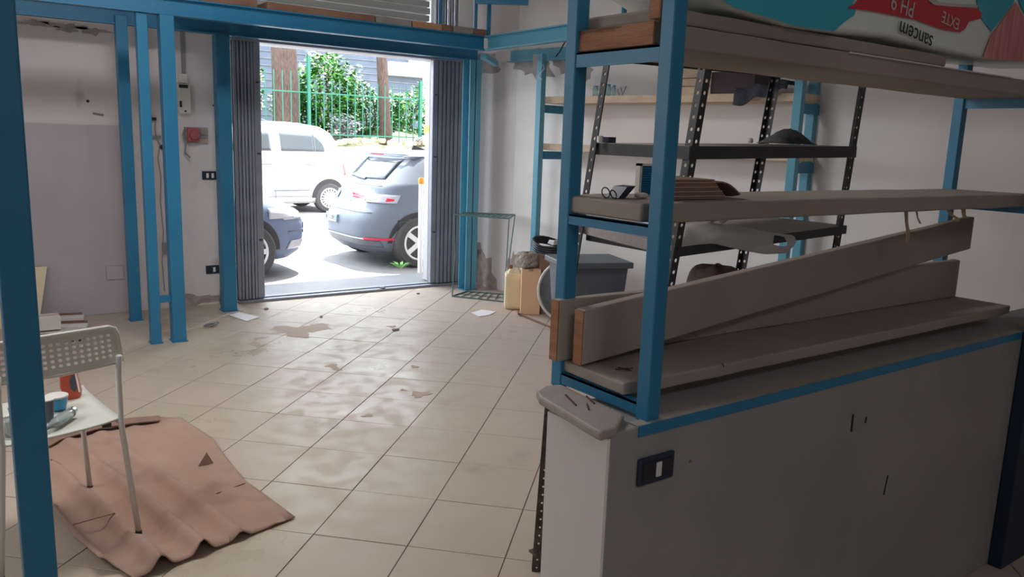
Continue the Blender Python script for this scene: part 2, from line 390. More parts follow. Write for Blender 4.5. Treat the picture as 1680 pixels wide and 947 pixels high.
def tile_mb(poly, mb):
    n = len(poly); b = 0.0016; cx = sum(p[0] for p in poly)/n; cy = sum(p[1] for p in poly)/n
    bot = [(x, y, -TH) for x, y in poly]; mid = [(x, y, -0.0012) for x, y in poly]
    top = [(x+(cx-x)*0.007, y+(cy-y)*0.007, 0.0) for x, y in poly]
    fs = [tuple(range(2*n, 3*n))]
    for i in range(n):
        k = (i+1) % n; fs.append((i, k, k+n, i+n)); fs.append((i+n, k+n, k+2*n, i+2*n))
    mb._add(bot+mid+top, fs)
full = None
for t in cells:
    if t in near: continue
    tile_mb(t[2], rest)
if rest.v: tag(rest.build('tile_field', 'floor_tile', floor, origin=(0, 0, 0)), kind='stuff')
for vis, c, poly in near:
    area = abs(sum(poly[k][0]*poly[(k+1) % len(poly)][1]-poly[(k+1) % len(poly)][0]*poly[k][1] for k in range(len(poly))))/2
    if area > 0.98*(P1-0.0038)*(P2-0.0038):
        if full is None:
            mb = MB(); tile_mb(poly, mb); o = mb.build('tile', 'floor_tile', floor, origin=c); full = o.data
        else:
            o = bpy.data.objects.new('tile', full); C.objects.link(o); o.parent = floor; o.location = c
        o.location.z += random.uniform(-0.0006, 0.0006)
    else:
        mb = MB(); tile_mb(poly, mb); mb.build('tile', 'floor_tile', floor, origin=c)

# front wall with the doorway (the gate stands in it)
DX0, DX1, DZ = 2.13, 4.44, 2.27
wf = MB(); wf.box(-1.1, DX0, FY, FY+0.28, -0.12, ZC+0.1); wf.box(DX1, 4.9, FY, FY+0.28, -0.12, ZC+0.1)
wall_front = tag(wf.build('wall_front', 'plaster', origin=(0, FY, 0)), kind='structure')
wl = MB(); wl.box(DX0, DX1, FY+0.02, FY+0.28, 2.86, ZC+0.1); wl.build('lintel', 'plaster', wall_front)
wr = MB(); a = rw(rwT(6.40)); b = rw(rwT(YB)); wr.prism([(a.x, a.y, -.12), (b.x, b.y, -.12), (b.x+.25, b.y, -.12), (a.x+.25, a.y, -.12)], (0, 0, ZC+.2))
wall_right = tag(wr.build('wall_right', 'plaster_right', origin=(a.x, a.y, 0)), kind='structure')
wc = MB(); wc.prism([(4.53, FY, -.12), (a.x, a.y, -.12), (a.x+.25, a.y, -.12), (4.9, FY+.1, -.12)], (0, 0, ZC+.2))
tag(wc.build('wall_corner', 'plaster', origin=(4.53, FY, 0)), kind='structure')
wlf = MB(); wlf.box(-1.1, -0.9, YB-.2, 2.7, -.12, ZC+.1); wlf.box(-1.1, -0.9, 3.9, FY, -.12, ZC+.1); wlf.box(-1.1, -0.9, 2.7, 3.9, -.12, 1.4); wlf.box(-1.1, -0.9, 2.7, 3.9, 2.3, ZC+.1)
tag(wlf.build('wall_left', 'plaster', origin=(-1, 2, 0)), kind='structure')
wn = empty('added_window', (-1.0, 3.3, 1.4), kind='structure')  # unseen window added to bring in light from the left
for (ya, yb_, za, zb_) in ((2.7, 3.9, 1.4, 1.45), (2.7, 3.9, 2.25, 2.3), (2.7, 2.75, 1.45, 2.25), (3.85, 3.9, 1.45, 2.25), (3.27, 3.33, 1.45, 2.25)): MB().box(-1.03, -.98, ya, yb_, za, zb_).build('window_frame', 'white_plastic', wn)
lf2 = empty('fill_panel', (0.2, -1.6, 3.24), 'unseen white panel added as fill light at the back of the shop', 'light')
MB().box(-.42, .82, -1.92, -1.28, 3.245, 3.30).build('housing', 'white_plastic', lf2)  # body for the added rear fill
lf = empty('fill_panel', (1.0, 3.9, 3.24), 'unseen white panel added as fill light in the middle of the shop', 'light')
MB().box(.38, 1.62, 3.58, 4.22, 3.245, 3.30).build('housing', 'white_plastic', lf)  # body for the added mid-room fill
tag(MB().box(-1.1, rb.x+.3, YB-.2, YB, -.12, ZC+.1).build('wall_back', 'plaster', origin=(2, YB, 0)), kind='structure')
tag(MB().prism([(-1.1, YB-.2, ZC), (rb.x+.3, YB-.2, ZC), (a.x+.3, a.y, ZC), (4.9, FY+.28, ZC), (-1.1, FY+.28, ZC)], (0, 0, .15)).build('ceiling', 'ceiling_paint', origin=(0, 0, ZC)), kind='structure')
# patches of raw cement and damp, ragged
def ragged(fn, cx, cy, rx, ry, n=26, seed=1, amp=0.35):
    R = random.Random(seed); pts = []
    ph = [R.uniform(0, 6.3) for _ in range(4)]
    for k in range(n):
        t = 2*PI*k/n; q = 1+amp*(0.5*math.sin(3*t+ph[0])+0.3*math.sin(5*t+ph[1])+0.3*math.sin(9*t+ph[2]))+R.uniform(-.08, .08)
        pts.append(fn(cx+rx*q*math.cos(t), cy+ry*q*math.sin(t)))
    return pts
def patch(wall, material, fn, nrm, cx, cy, rx, ry, seed, amp=0.35, name='plaster_patch'):
    m = MB(); m.prism(ragged(fn, cx, cy, rx, ry, seed=seed, amp=amp), Vector(nrm)*0.003); return m.build(name, material, wall)
ff = lambda x, z: Vector((x, FY, z))
cd = Vector((a.x-4.53, a.y-FY, 0)); cn = Vector((cd.y, -cd.x, 0)).normalized()
fcn = lambda t, z: Vector((4.53, FY, z))+cd*t
fr = lambda t, z: rw(t, 0, z)
wcorner = bpy.data.objects['wall_corner']
cn = cn if cn.x < 0 else -cn
patch(wcorner, 'stain', fcn, cn, .35, .10, .30, .30, 3)
patch(wcorner, 'stain', fcn, cn, .22, .36, .12, .16, 4, .5)
patch(wcorner, 'cement', fcn, cn, .3, 2.22, .35, .10, 5)
patch(wall_right, 'stain', fr, RWN, -.10, .10, .12, .28, 6, .5)
patch(wall_right, 'cement', fr, RWN, -.25, 2.20, .22, .12, 7, .5)
patch(wall_right, 'cement', fr, RWN, -.75, 2.18, .22, .12, 8, .5)
for (x, z, rx, rz, sd) in ((2.06, .12, .05, .18, 11), (2.03, .30, .07, .03, 12), (1.80, .05, .22, .05, 13), (1.31, .7, .03, .5, 14), (1.315, 1.9, .03, .35, 15)):
    patch(wall_front, 'stain' if sd != 15 else 'cement', ff, (0, -1, 0), x, z, rx, rz, sd, .5)
for (x, z, rx, rz, sd) in ((.95, 2.215, .12, .03, 31), (1.12, 2.205, .10, .025, 32), (.75, 2.22, .12, .02, 33)): patch(wall_front, 'cement', ff, (0, -1, 0), x, z, rx, rz, sd, .6)
for (p, r) in (((144, 166), .012), ((133, 341), .010), ((148, 485), .009), ((187, 293), .006), ((97, 383), .010), ((245, 215), .007), ((350, 173), .008), ((355, 187), .014), ((312, 153), .006)):
    q = ay(*p, FY); MB().lathe((q.x, FY, q.z), [(r, 0), (r*.8, .004)], 9, (0, -1, 0)).build('wall_hole', 'black_plastic', wall_front)
q0 = ay(152, 186, FY); q1 = ay(170, 189, FY)
MB().bar((q0.x, FY-.002, q0.z), (q1.x, FY-.002, q1.z), .008, .016).build('wall_scrape', 'grey_wood', wall_front)
# the painted lower panel left of the thin post
pn = tag(MB().box(-.9, 1.30, FY-.018, FY, 0.0, 1.50).build('wall_panel', 'panel_paint', bevel=.004), 'flat grey-mauve lower wall panel behind the thin blue post', 'wall panel')
# upper shutter box over the gate
sh = empty('shutter_box', (3.25, FY, 2.45), 'ribbed grey metal shutter box above the doorway lintel', 'shutter box')
for k in range(6):
    z = 2.46+k*0.065; MB().box(DX0, 4.05, FY-.03-.012*(k % 2), FY+.06, z, z+.055).build('slat', 'shutter', sh, bevel=.006)

# ------------------------------------------------------------------ folding gate
def gate_stack(xa, xb, label, wide_at):
    g = empty('folding_gate', ((xa+xb)/2, FY, 0), label, 'gate', 'folding gates either side of the doorway')
    n = 6; wst = 0.060
    x0, x1 = (xa, xb-wst) if wide_at == 'right' else (xa+wst, xb)
    xs = xb-wst if wide_at == 'right' else xa
    MB().box(xs, xs+wst, FY-.06, FY+.0, .03, 2.235).build('stile', 'grey_gate', g, bevel=.006)
    for k in range(n):
        x = x0+(x1-x0)*(k+0.1)/n; w = (x1-x0)/n*0.70; y = FY-.075+.006*(k % 2)
        MB().box(x, x+w, y, y+.035, .03, 2.235).build('gate_bar', 'grey_gate', g, bevel=.004)
        MB().box(x-w*.1, x+w*1.35, y+.05, y+.065, .03, 2.235).build('folded_leaf', 'dark_gate', g)
    for r in range(5):
        za = .12+r*.44
        for k in range(n-1):
            x = x0+(x1-x0)*(k+0.1)/n; w = (x1-x0)/n
            m = MB(); m.bar((x+w*.60, FY-.05, za), (x+w*1.05, FY-.05, za+.36), .004, .012, (0, 1, 0)); m.bar((x+w*1.05, FY-.045, za), (x+w*.60, FY-.045, za+.36), .004, .012, (0, 1, 0))
            m.build('lattice_link', 'grey_gate', g)
    for z in (.55, 1.3, 1.9): MB().box(xs+wst*.3, xs+wst*.7, FY-.075, FY-.06, z, z+.012).build('hinge_rivet', 'dark_gate', g)
    return g
gate_stack(2.150, 2.385, 'collapsed grey folding gate at the left of the doorway', 'right')
gate_stack(4.085, 4.42, 'collapsed grey folding gate at the right of the doorway', 'left')
t = empty('gate_track', (3.25, FY, 0), 'dark grey metal floor track across the doorway threshold', 'gate track')
MB().box(2.14, 4.44, FY-.09, FY-.03, 0, .022).build('rail', 'grey_gate', t, bevel=.003); MB().box(2.14, 4.44, FY-.01, FY+.05, 0, .03).build('rail', 'grey_gate', t, bevel=.003)
MB().box(2.14, 4.44, FY-.03, FY-.01, 0, .008).build('track_groove', 'dark_gate', t)
MB().lathe((3.55, FY-.055, .021), [(.03, 0), (.026, .012)], 10).build('lock_plate', 'dark_gate', t)
hd = empty('gate_header', (3.25, FY, 2.215), 'thin grey metal header rail above the doorway opening', 'gate header')
MB().box(2.14, 4.44, FY-.09, FY+.02, 2.235, 2.275).build('top_rail', 'grey_gate', hd, bevel=.003); MB().box(2.14, 4.44, FY+.02, FY+.2, 2.235, 2.45).build('soffit', 'shutter', hd)
ug = empty('gate_bars_above', (4.25, FY, 2.45), 'upper grey gate bars standing above the beam at the right', 'gate')
for k in range(8):
    x = 4.10+.038*k; MB().box(x, x+.022, FY-.07+.02*(k % 2), FY-.03+.02*(k % 2), 2.46, 3.0).build('gate_bar', 'grey_gate', ug)

# ------------------------------------------------------------------ blue steel frame of the mezzanine
def post(name, x0, x1, y0, y1, z0, z1, label, wall_t=.008, plate=True, group=None, flange=False, mt='blue_steel'):
    o = empty(name, ((x0+x1)/2, (y0+y1)/2, z0), label, 'post', group)
    if flange:                               # H section
        m = MB(); m.box(x0, x1, y0, y0+wall_t, z0, z1); m.box(x0, x1, y1-wall_t, y1, z0, z1); m.box((x0+x1)/2-wall_t/2, (x0+x1)/2+wall_t/2, y0, y1, z0, z1)
        m.build('column', mt, o)
    else: MB().box(x0, x1, y0, y1, z0, z1).build('column', mt, o, bevel=.004)
    if plate: MB().box(x0-.008, x1+.008, y0-.008, y1+.008, z0, z0+.008).build('base_plate', 'blue_steel', o)
    return o
post('steel_post', 1.195, 1.262, 5.90, 5.97, 0, 2.235, 'narrow left one of the blue post pair joined by a short crossbar')
p2 = post('steel_post', 1.335, 1.425, 5.88, 5.97, 0, 2.235, 'wider right one of the blue post pair joined by a short crossbar')
tag(MB().box(1.262, 1.335, 5.915, 5.955, .288, .336).build('crossbar', 'blue_steel'), 'short blue crossbar low between the two freestanding posts', 'crossbar')
post('steel_post', 1.215, 1.295, 6.70, 6.78, 0, 2.30, 'faint blue post close to the front wall behind the paired posts')
post('steel_post', 1.935, 2.045, 6.72, 6.83, 0, 2.235, 'blue post left of the folding gate with black switches beside it')
post('steel_post', 4.285, 4.415, 6.67, 6.80, 0, 2.235, 'light blue H-section post right of the doorway', flange=True, mt='lit_blue_steel')
q = ay(52, 500, 1.9)
post('steel_post', .102, .164, 1.85, 1.912, 0, 3.3, 'large dark blue post in the near left foreground', plate=False)
def ibeam_x(x0, x1, yc, z0, z1, w, name, label):
    o = empty(name, ((x0+x1)/2, yc, z0), label, 'beam')
    MB().box(x0, x1, yc-.005, yc+.005, z0, z1).build('web', 'blue_steel', o)
    MB().box(x0, x1, yc-w/2, yc+w/2, z0, z0+.009).build('lower_flange', 'blue_steel', o); MB().box(x0, x1, yc-w/2, yc+w/2, z1-.009, z1).build('upper_flange', 'blue_steel', o)
    return o
ibeam_x(-.85, 3.93, 5.92, 2.236, 2.352, .075, 'steel_beam', 'long dark blue I-beam crossing the upper left with wood lying on it')
ibeam_x(-.85, 4.42, 6.76, 2.236, 2.352, .075, 'steel_beam', 'blue beam directly over the doorway, behind the long I-beam')
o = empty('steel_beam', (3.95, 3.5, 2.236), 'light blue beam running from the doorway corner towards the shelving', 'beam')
MB().box(3.945, 3.955, .5, 5.88, 2.236, 2.352).build('web', 'lit_blue_steel', o); MB().box(3.915, 3.985, .5, 5.96, 2.236, 2.245).build('lower_flange', 'lit_blue_steel', o); MB().box(3.915, 3.985, .5, 5.96, 2.343, 2.352).build('upper_flange', 'lit_blue_steel', o)
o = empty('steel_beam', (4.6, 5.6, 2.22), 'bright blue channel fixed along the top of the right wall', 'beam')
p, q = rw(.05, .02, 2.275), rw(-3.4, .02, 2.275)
MB().bar(p, q, .02, .11).build('web', 'lit_blue_steel', o); MB().bar(p+RWN*.03+Vector((0,0,-.05)), q+RWN*.03+Vector((0,0,-.05)), .07, .008).build('lower_flange', 'lit_blue_steel', o)
o = empty('steel_beam', (4.3, 6.4, 2.22), 'short blue diagonal tie under the beam corner by the doorway post', 'beam')
MB().bar((3.97, 5.98, 2.20), (4.46, 6.5, 2.20), .05, .045).build('tie_bar', 'lit_blue_steel', o)
# strap hanging with a torn piece of plaster
o = empty('cement_strap', (4.50, 6.1, 2.1), 'torn grey cement strip hanging over the blue channel', 'cement strip')
MB().prism([rw(-.35, .12, 2.27), rw(-.45, .12, 2.26), rw(-.44, .10, 2.09), rw(-.39, .10, 2.03), rw(-.33, .10, 2.10)], RWN*.02).build('torn_strip', 'cement', o)
# boards lying on the long I-beam
for (x0, x1, mt, lb) in ((1.60, 1.99, 'brown_wood', 'dark brown board end, leftmost on the long I-beam'), (2.06, 2.90, 'brown_wood', 'long reddish-brown board on the I-beam over the doorway'),
        (2.91, 3.22, 'grey_wood', 'grey board end on the I-beam above the doorway'), (3.23, 3.50, 'orange_wood', 'orange-brown board end on the I-beam above the doorway'),
        (3.505, 3.60, 'brown_wood', 'short dark brown block on the I-beam near its right end'), (3.61, 3.80, 'grey_wood', 'greyish board end on the I-beam beside the beam corner'), (3.805, 3.93, 'brown_wood', 'small brown board end on the corner of the blue beams')):
    z = 2.352
    tag(board_mesh(x0, x1, 5.885, 6.80, z, z+.05, 4).build('deck_board', mt, bevel=.003), lb, 'board', 'boards lying on the front beams')
# slender uprights above the beam corner
for (x, y, z1, w, lb) in ((3.487, 5.90, 3.29, .022, 'thin light blue rod above the beam in front of the gate bars'), (3.83, 5.90, 3.29, .018, 'thin blue angle upright above the beam corner, beside white sheet'), (3.955, 5.90, 3.29, .03, 'blue steel upright rising from the very corner of the beams')):
    tag(MB().box(x, x+w, y, y+.02, 2.402 if x < 3.94 else 2.352, z1).build('steel_rod', 'blue_steel'), lb, 'upright')
tag(MB().hexa([(3.69, 5.93, 2.402), (3.825, 5.93, 2.402), (3.825, 5.95, 2.402), (3.69, 5.95, 2.402)], [(3.71, 5.96, 3.1), (3.83, 5.96, 3.1), (3.83, 5.98, 3.1), (3.71, 5.98, 3.1)]).build('white_sheet', 'white_switch'), 'white sheet standing on the beam beside the upper gate bars', 'sheet')
tag(MB().bar((3.80, 5.86, 2.62), (4.15, 5.60, 2.62), .03, .05).build('steel_bracket', 'blue_steel'), 'dark blue bracket at the top above the beam corner', 'bracket')
q = ay(985, 0, 5.0); tag(MB().box(4.63, 4.66, 4.96, 4.99, 2.352, 3.29).build('steel_rod', 'blue_steel'), 'thin blue upright on the right wall above the shelving beam', 'upright')

# ------------------------------------------------------------------ fittings on the front wall
def plate(p, w, h, mods, label, y=FY, nrm=(0, -1, 0)):
    c = Vector(p); o = empty('switch_plate', c, label, 'switch plate')
    MB().box(c.x-w/2, c.x+w/2, y-.010, y, c.z-h/2, c.z+h/2).build('frame', 'navy_plastic', o, bevel=.004)
    MB().box(c.x-w*.40, c.x+w*.40, y-.012, y-.009, c.z-h*.32, c.z+h*.32).build('module_bed', 'black_plastic', o)
    for dx in mods: MB().box(c.x+dx*w-w*.075, c.x+dx*w+w*.075, y-.015, y-.011, c.z-h*.27, c.z+h*.27).build('rocker', 'white_switch', o, bevel=.002)
    return o
q = ay(345, 288, FY); plate((q.x, FY, q.z), .138, .073, (-.19, .12), 'upper black double switch on the wall left of the gate')
q = ay(351, 442, FY); plate((q.x, FY, q.z), .138, .073, (0.0,), 'lower black socket plate near the foot of the gate post')
q = ay(188, 447, FY)
o = empty('junction_cover', (q.x, FY, q.z), 'square blank cover plate low on the mauve wall panel', 'cover plate')
MB().box(q.x-.062, q.x+.062, FY-.026, FY-.018, q.z-.055, q.z+.055).build('cover', 'panel_paint', o, bevel=.003); MB().box(q.x-.068, q.x+.068, FY-.021, FY-.017, q.z-.06, q.z+.06).build('rim', 'stain', o)
o = empty('meter_box', (1.80, FY, 1.60), 'white electric meter box under a grey conduit', 'meter box')
p, q = ay(289, 137, FY), ay(311, 187, FY)
MB().box(p.x, q.x, FY-.06, FY, q.z, p.z).build('case', 'white_plastic', o, bevel=.006)
MB().box(p.x+.005, q.x-.02, FY-.065, FY-.059, p.z-.035, p.z-.008).build('display', 'black_plastic', o)
MB().lathe((p.x+.05, FY-.06, q.z+.02), [(.009, 0), (.007, .006)], 10, (0, -1, 0)).build('knob', 'black_plastic', o)
MB().box(p.x+.005, p.x+.022, FY-.068, FY-.059, q.z+.05, q.z+.10).build('breaker', 'black_plastic', o)
MB().box(p.x+.01, q.x-.015, FY-.045, FY, p.z+.005, p.z+.08).build('terminal_cover', 'white_plastic', o, bevel=.004)
p, q = ay(295, 46, FY), ay(300, 120, FY)
tag(MB().box(p.x, p.x+.028, FY-.02, FY, q.z-.0, 2.32).build('conduit', 'conduit'), 'grey cable duct rising from the meter box', 'conduit')
o = empty('industrial_socket', (1.84, FY, 1.40), 'faded red industrial socket box with hanging grey cable', 'socket box')
p, q = ay(297, 208, FY), ay(340, 235, FY)
MB().box(p.x+.02, q.x, FY-.03, FY, q.z, p.z).build('back_plate', 'stain', o, bevel=.004)
MB().box(p.x+.035, p.x+.125, FY-.075, FY-.03, q.z+.01, p.z-.005).build('housing', 'red_plastic', o, bevel=.01)
MB().lathe((p.x+.08, FY-.075, (p.z+q.z)/2), [(.038, 0), (.034, .03), (.02, .032)], 16, (0, -1, 0)).build('round_lid', 'red_plastic', o)
for dz in (.015, -.015): MB().box(p.x+.14, q.x-.012, FY-.04, FY-.03, (p.z+q.z)/2+dz-.009, (p.z+q.z)/2+dz+.009).build('terminal', 'conduit', o)
MB().tube([(p.x+.02, FY-.04, p.z-.01), (p.x, FY-.05, p.z-.06), (p.x+.02, FY-.05, p.z-.14), (p.x+.012, FY-.04, p.z-.21), (p.x+.05, FY-.05, p.z-.25)], .008, 6).build('cable', 'conduit', o)
def wire(pts, Y, r, name, mt, label):
    return tag(MB().tube([ay(x, y, Y) for x, y in pts], r, 5).build(name, mt), label, 'wire')
wire([(246, 193), (255, 197), (254, 210), (256, 224), (262, 238), (259, 260), (264, 290), (263, 330), (268, 380), (266, 430), (270, 478)], FY-.02, .004, 'loose_wire', 'conduit', 'thin loose wires hanging from a wall box between the blue posts')
o = empty('wall_box', ay(255, 225, FY), 'small open wire box on the wall between the paired posts', 'wire box')
q = ay(255, 225, FY); MB().box(q.x-.04, q.x+.04, FY-.02, FY, q.z-.012, q.z+.012).build('clamp', 'conduit', o); MB().lathe((q.x+.05, FY, q.z-.08), [(.022, 0), (.018, .03)], 8, (0, -1, 0)).build('cap', 'black_plastic', o)
q = ay(249, 195, FY); MB().box(q.x-.022, q.x+.03, FY-.025, FY, q.z-.012, q.z+.012).build('clip', 'black_plastic', o)
q = ay(270, 407, FY); tag(MB().box(q.x-.02, q.x+.02, FY-.02, FY, q.z-.055, q.z+.045).build('pull_box', 'grey_wood'), 'small grey wall box half hidden behind the wider paired post', 'wall box')

# ------------------------------------------------------------------ slotted angle
def angle_iron(name, p, q, w, material, parent, da, db, pitch=.05, rad=.008):
    m = MB(); p, q = Vector(p), Vector(q); n = max(1, int(round((q-p).length/pitch))); d = (q-p)/n
    for dv in (Vector(da), Vector(db)):
        def fn(i, j): return p+d*j+dv*(w*i)
        idx = {}
        for j in range(n):
            # cell rectangle w x pitch with a centred round hole
            c = [fn(0, j), fn(1, j), fn(1, j+1), fn(0, j+1)]; ctr = fn(.5, j+.5); b = len(m.v)
            m.v += c; N8 = 8; u = dv.normalized(); v = d.normalized()
            for k in range(N8):
                t = -3*PI/4+2*PI*k/N8; m.v.append(ctr+u*rad*math.cos(t)+v*rad*math.sin(t))
            for e in range(4):
                ring = [b+4+((e*2+k) % 8) for k in range(3)]
                m.f.append((b+e, b+(e+1) % 4, ring[2], ring[1], ring[0])); m.m.append(0)
    return m.build(name, material, parent, solid=.003)

# ------------------------------------------------------------------ slotted-angle rack behind the counter
K = 0.75
def R3(x, y, z): return Vector((x*K, y*K, H+(z-H)*K))
rack = empty('slotted_rack', (3.1, 2.55, 0), 'black slotted-angle rack leaning behind the counter, holes in its uprights', 'rack')
def lean(x, z): return x+0.145*(z-1.2)
def upright(X, Y, w, da, db, lx=0.145, top=2.07):
    zb = H-(H)/K
    p = R3(X+lx*(zb-1.45), Y, zb); q = R3(X+lx*(top-1.45), Y, top)
    return angle_iron('upright', p, q, w, 'black_angle', rack, da, db, .0485, .0085)
upright(3.345, 3.0, .038, (1, 0, 0), (0, 1, 0)); upright(4.90, 3.0, .038, (-1, 0, 0), (0, 1, 0), .10)
upright(3.31, 3.78, .038, (1, 0, 0), (0, -1, 0)); upright(4.885, 3.72, .038, (-1, 0, 0), (0, -1, 0))
def rack_shelf(xa, xb, ya, yb, za, zb2, dz, front='black_angle', boardm='old_wood', holes=False):
    a1, b1 = R3(xa, ya, za), R3(xb, ya, zb2); a2, b2 = R3(xa, yb, za), R3(xb, yb, zb2); h = Vector((0, 0, dz))
    MB().bar(a1+h*.5, b1+h*.5, .004, dz).build('shelf_rail', front, rack)
    MB().bar(a2+h*.5, b2+h*.5, .004, dz).build('shelf_rail', front, rack)
    for e1_, e2_ in ((a1, a2), (b1, b2)): MB().bar(e1_+h*.5, e2_+h*.5, .004, dz).build('side_rail', front, rack)
    MB().hexa([a1+h*.55+Vector((0,.004,0)), b1+h*.55+Vector((0,.004,0)), b2+h*.55, a2+h*.55], [a1+h*1.02+Vector((0,.004,0)), b1+h*1.02+Vector((0,.004,0)), b2+h*1.02, a2+h*1.02]).build('shelf_board', boardm, rack)
rack_shelf(3.335, 4.915, 3.0, 3.76, 1.428, 1.462, .052)
rack_shelf(3.30, 4.90, 3.0, 3.76, .900, .965, .040)
rack_shelf(3.42, 4.95, 3.0, 3.76, 1.985, 2.01, .04, boardm='black_angle')
rack_shelf(3.20, 4.85, 3.0, 3.76, .30, .30, .04)
# thick grey plank at the left end of the middle rack shelf
a_, b_ = R3(3.27, 3.82, .945), R3(3.27, 3.02, .90)
p = board_mesh(0, 1, 0, 1, 0, 1, 2)
tag(MB().hexa([a_, a_+Vector((.16,0,0)), b_+Vector((.16,0,0)), b_], [a_+Vector((0,0,.047)), a_+Vector((.16,0,.047)), b_+Vector((.16,0,.047)), b_+Vector((0,0,.047))]).build('grey_plank', 'grey_wood', bevel=.003), 'cracked grey plank across the left end of the rack, under the blue rail', 'plank')
q = Vector(R3(3.268, 3.6, .935)); 
# things on the upper rack shelf
zS = lambda X: 1.5-(1.5-(1.480+(X-3.335)*.0215))*K+.018
def on_rack(x, w, h_px=10, Y=3.687): X = ay(x, 226, Y*K).x; return X
X = on_rack(985, 9)
o = empty('metal_cap', (X, 2.765, 1.500), 'small shiny metal cup on the rack shelf, seen between the shelf posts', 'cup')
zt = 1.5005
MB().lathe((X, 2.765, zt), [(.014, 0), (.015, .028), (.012, .030)], 14).build('cup', 'chrome', o, smooth=False)
X = on_rack(999, 9); tag(MB().box(X-.02, X+.026, 2.745, 2.785, zt, zt+.026).build('small_box', 'navy_plastic', bevel=.002), 'small dark blue box beside the shiny metal cup', 'box')
X = on_rack(1232, 9, Y=3.4); tag(MB().lathe((X, 2.55, zS(4.6)), [(.010, 0), (.013, .008), (.010, .02), (.004, .024)], 12).build('white_bulb', 'white_plastic', smooth=True), 'tiny pale bulb on the upper rack shelf by the rear upright', 'bulb')
p = ay(1262, 238, 2.6); q = ay(1303, 238, 2.6); zz = zS(4.75)
def rag(u, v):
    x = p.x+(q.x-p.x)*u*1.25; return Vector((x, 2.50+.18*v, zz+.003+.062*math.sin(PI*min(1, u*1.05))**.6*math.sin(PI*v)**.7*(1+.25*math.sin(9*u+5*v))))
tag(MB().grid(rag, 14, 8).build('work_rag', 'cloth_grey', smooth=True, solid=.004), 'crumpled grey rag at the right of the upper rack shelf', 'rag')
# long white plastic bag over the middle shelf
p0, p1 = ay(1100, 368, 2.32), ay(1300, 392, 2.24)
bagm = MB(); 
def sack(u, v):
    c = Vector((2.50, 2.50, 1.085)).lerp(Vector((3.16, 2.20, 1.075)), u)
    wy = .12*(1-.45*u)*(math.sin(PI*min(1, .12+u*.95))**.35); wz = .045*(1-.15*u)*(math.sin(PI*min(.999, .08+u*.9))**.4)
    t = 2*PI*v; wob = 1+.12*math.sin(7*u*PI+3*t)
    return c+Vector((0.08*math.cos(t)*.3, math.cos(t)*wy*wob, math.sin(t)*wz*wob))
def lay_bag(u, v):
    P = [(1112, 368, 2.42), (1170, 366, 2.38), (1220, 372, 2.32), (1262, 382, 2.26), (1300, 386, 2.22)]
    Q = [(1112, 404, 2.25), (1170, 400, 2.23), (1210, 410, 2.22), (1255, 418, 2.21), (1290, 416, 2.21)]
    k = min(3.999, u*4); i = int(k); f = k-i
    A = ay(*P[i]).lerp(ay(*P[i+1]), f); B = ay(*Q[i]).lerp(ay(*Q[i+1]), f)
    m = A.lerp(B, v); m.z += .010*math.sin(9*u+4*v)*math.sin(PI*v)+.02*math.sin(PI*v); m.y -= .035*math.sin(PI*v)
    return m
o = empty('plastic_bag', (2.9, 2.3, 1.05), 'long white plastic carrier bag hanging off the middle rack shelf', 'bag')
bm_ = MB(); bm_.perforated(lambda i, j: lay_bag(i/24, j/6), 24, 6, lambda i, j: .62 if (0) else 0)
fs = []; ms = []
# open the carry handle: drop the faces around it
for f, m_ in zip(bm_.f, bm_.m):
    c = sum((bm_.v[i] for i in f), Vector())/len(f); x, y, w = px_of(c)
    if 1266 < x < 1290 and 388 < y < 401: continue
    fs.append(f); ms.append(m_)
bm_.f, bm_.m = fs, ms
bm_.build('bag_body', 'bag_plastic', o, smooth=True, solid=.004, subsurf=1)
c0 = ay(1175, 368, 2.4)
MB().grid(lambda u, v: c0+Vector((.13*(u-.5), .06*(v-.5), .022+.02*math.sin(9*u)*math.cos(7*v))), 8, 6).build('crumpled_top', 'white_plastic', o, smooth=False, solid=.002)
# brown sack end on the lowest rack shelf
def sk(cx, cy, cz, rx, ry, rz):
    def f(u, v):
        t = 2*PI*u; ph = PI*(v-.5); q = abs(math.cos(ph))**.45
        s = lambda a: math.copysign(abs(a)**.55, a)
        return Vector((cx+rx*s(math.cos(t))*q*(1+.05*math.sin(5*t)), cy+ry*s(math.sin(t))*q, cz+rz*s(math.sin(ph))*(1+.06*math.sin(4*t))))
    return f
c1, c2 = ay(1120, 462, 2.55), ay(1172, 430, 2.55)
tag(MB().grid(sk((c1.x+c2.x)/2, 2.45, .57+(c2.z-.57)/2, (c2.x-c1.x)/2*1.05, .12, (c2.z-.57)/2), 24, 14, True).build('brown_sack', 'sack_brown', smooth=True), 'dark brown sack bulging beneath the slotted rack shelf', 'sack')

# ------------------------------------------------------------------ shelves on the right wall
def offw(x, y, off): 
    n = RWN; d = ray(x, y); P = RW0+n*off; return EYE+d*((P-EYE).dot(n)/d.dot(n))
OFF = .33
fA = offw(884, 300, OFF); tA = (fA-RW0).dot(RWD); fB = offw(1303, 200, OFF); tB = (fB-RW0).dot(RWD)
def wpost(t, off, w, z0, z1, label):
    o = empty('shelf_post', rw(t, off, z0), label, 'post')
    a0 = rw(t, off, 0); u = RWD*w/2; v = RWN*w/2
    MB().hexa([a0-u-v, a0+u-v, a0+u+v, a0-u+v] if 0 else [Vector((*(a0-u-v).xy, z0)), Vector((*(a0+u-v).xy, z0)), Vector((*(a0+u+v).xy, z0)), Vector((*(a0-u+v).xy, z0))], [Vector((*(a0-u-v).xy, z1)), Vector((*(a0+u-v).xy, z1)), Vector((*(a0+u+v).xy, z1)), Vector((*(a0-u+v).xy, z1))]).build('column', 'lit_blue_steel', o, bevel=.003)
    return o
wpost(tA+.02, OFF, .06, 0, 2.24, 'blue post at the left end of the wall shelves')
wpost(tB-.02, OFF, .06, 0, 2.24, 'light blue front post at the right end of the wall shelves')
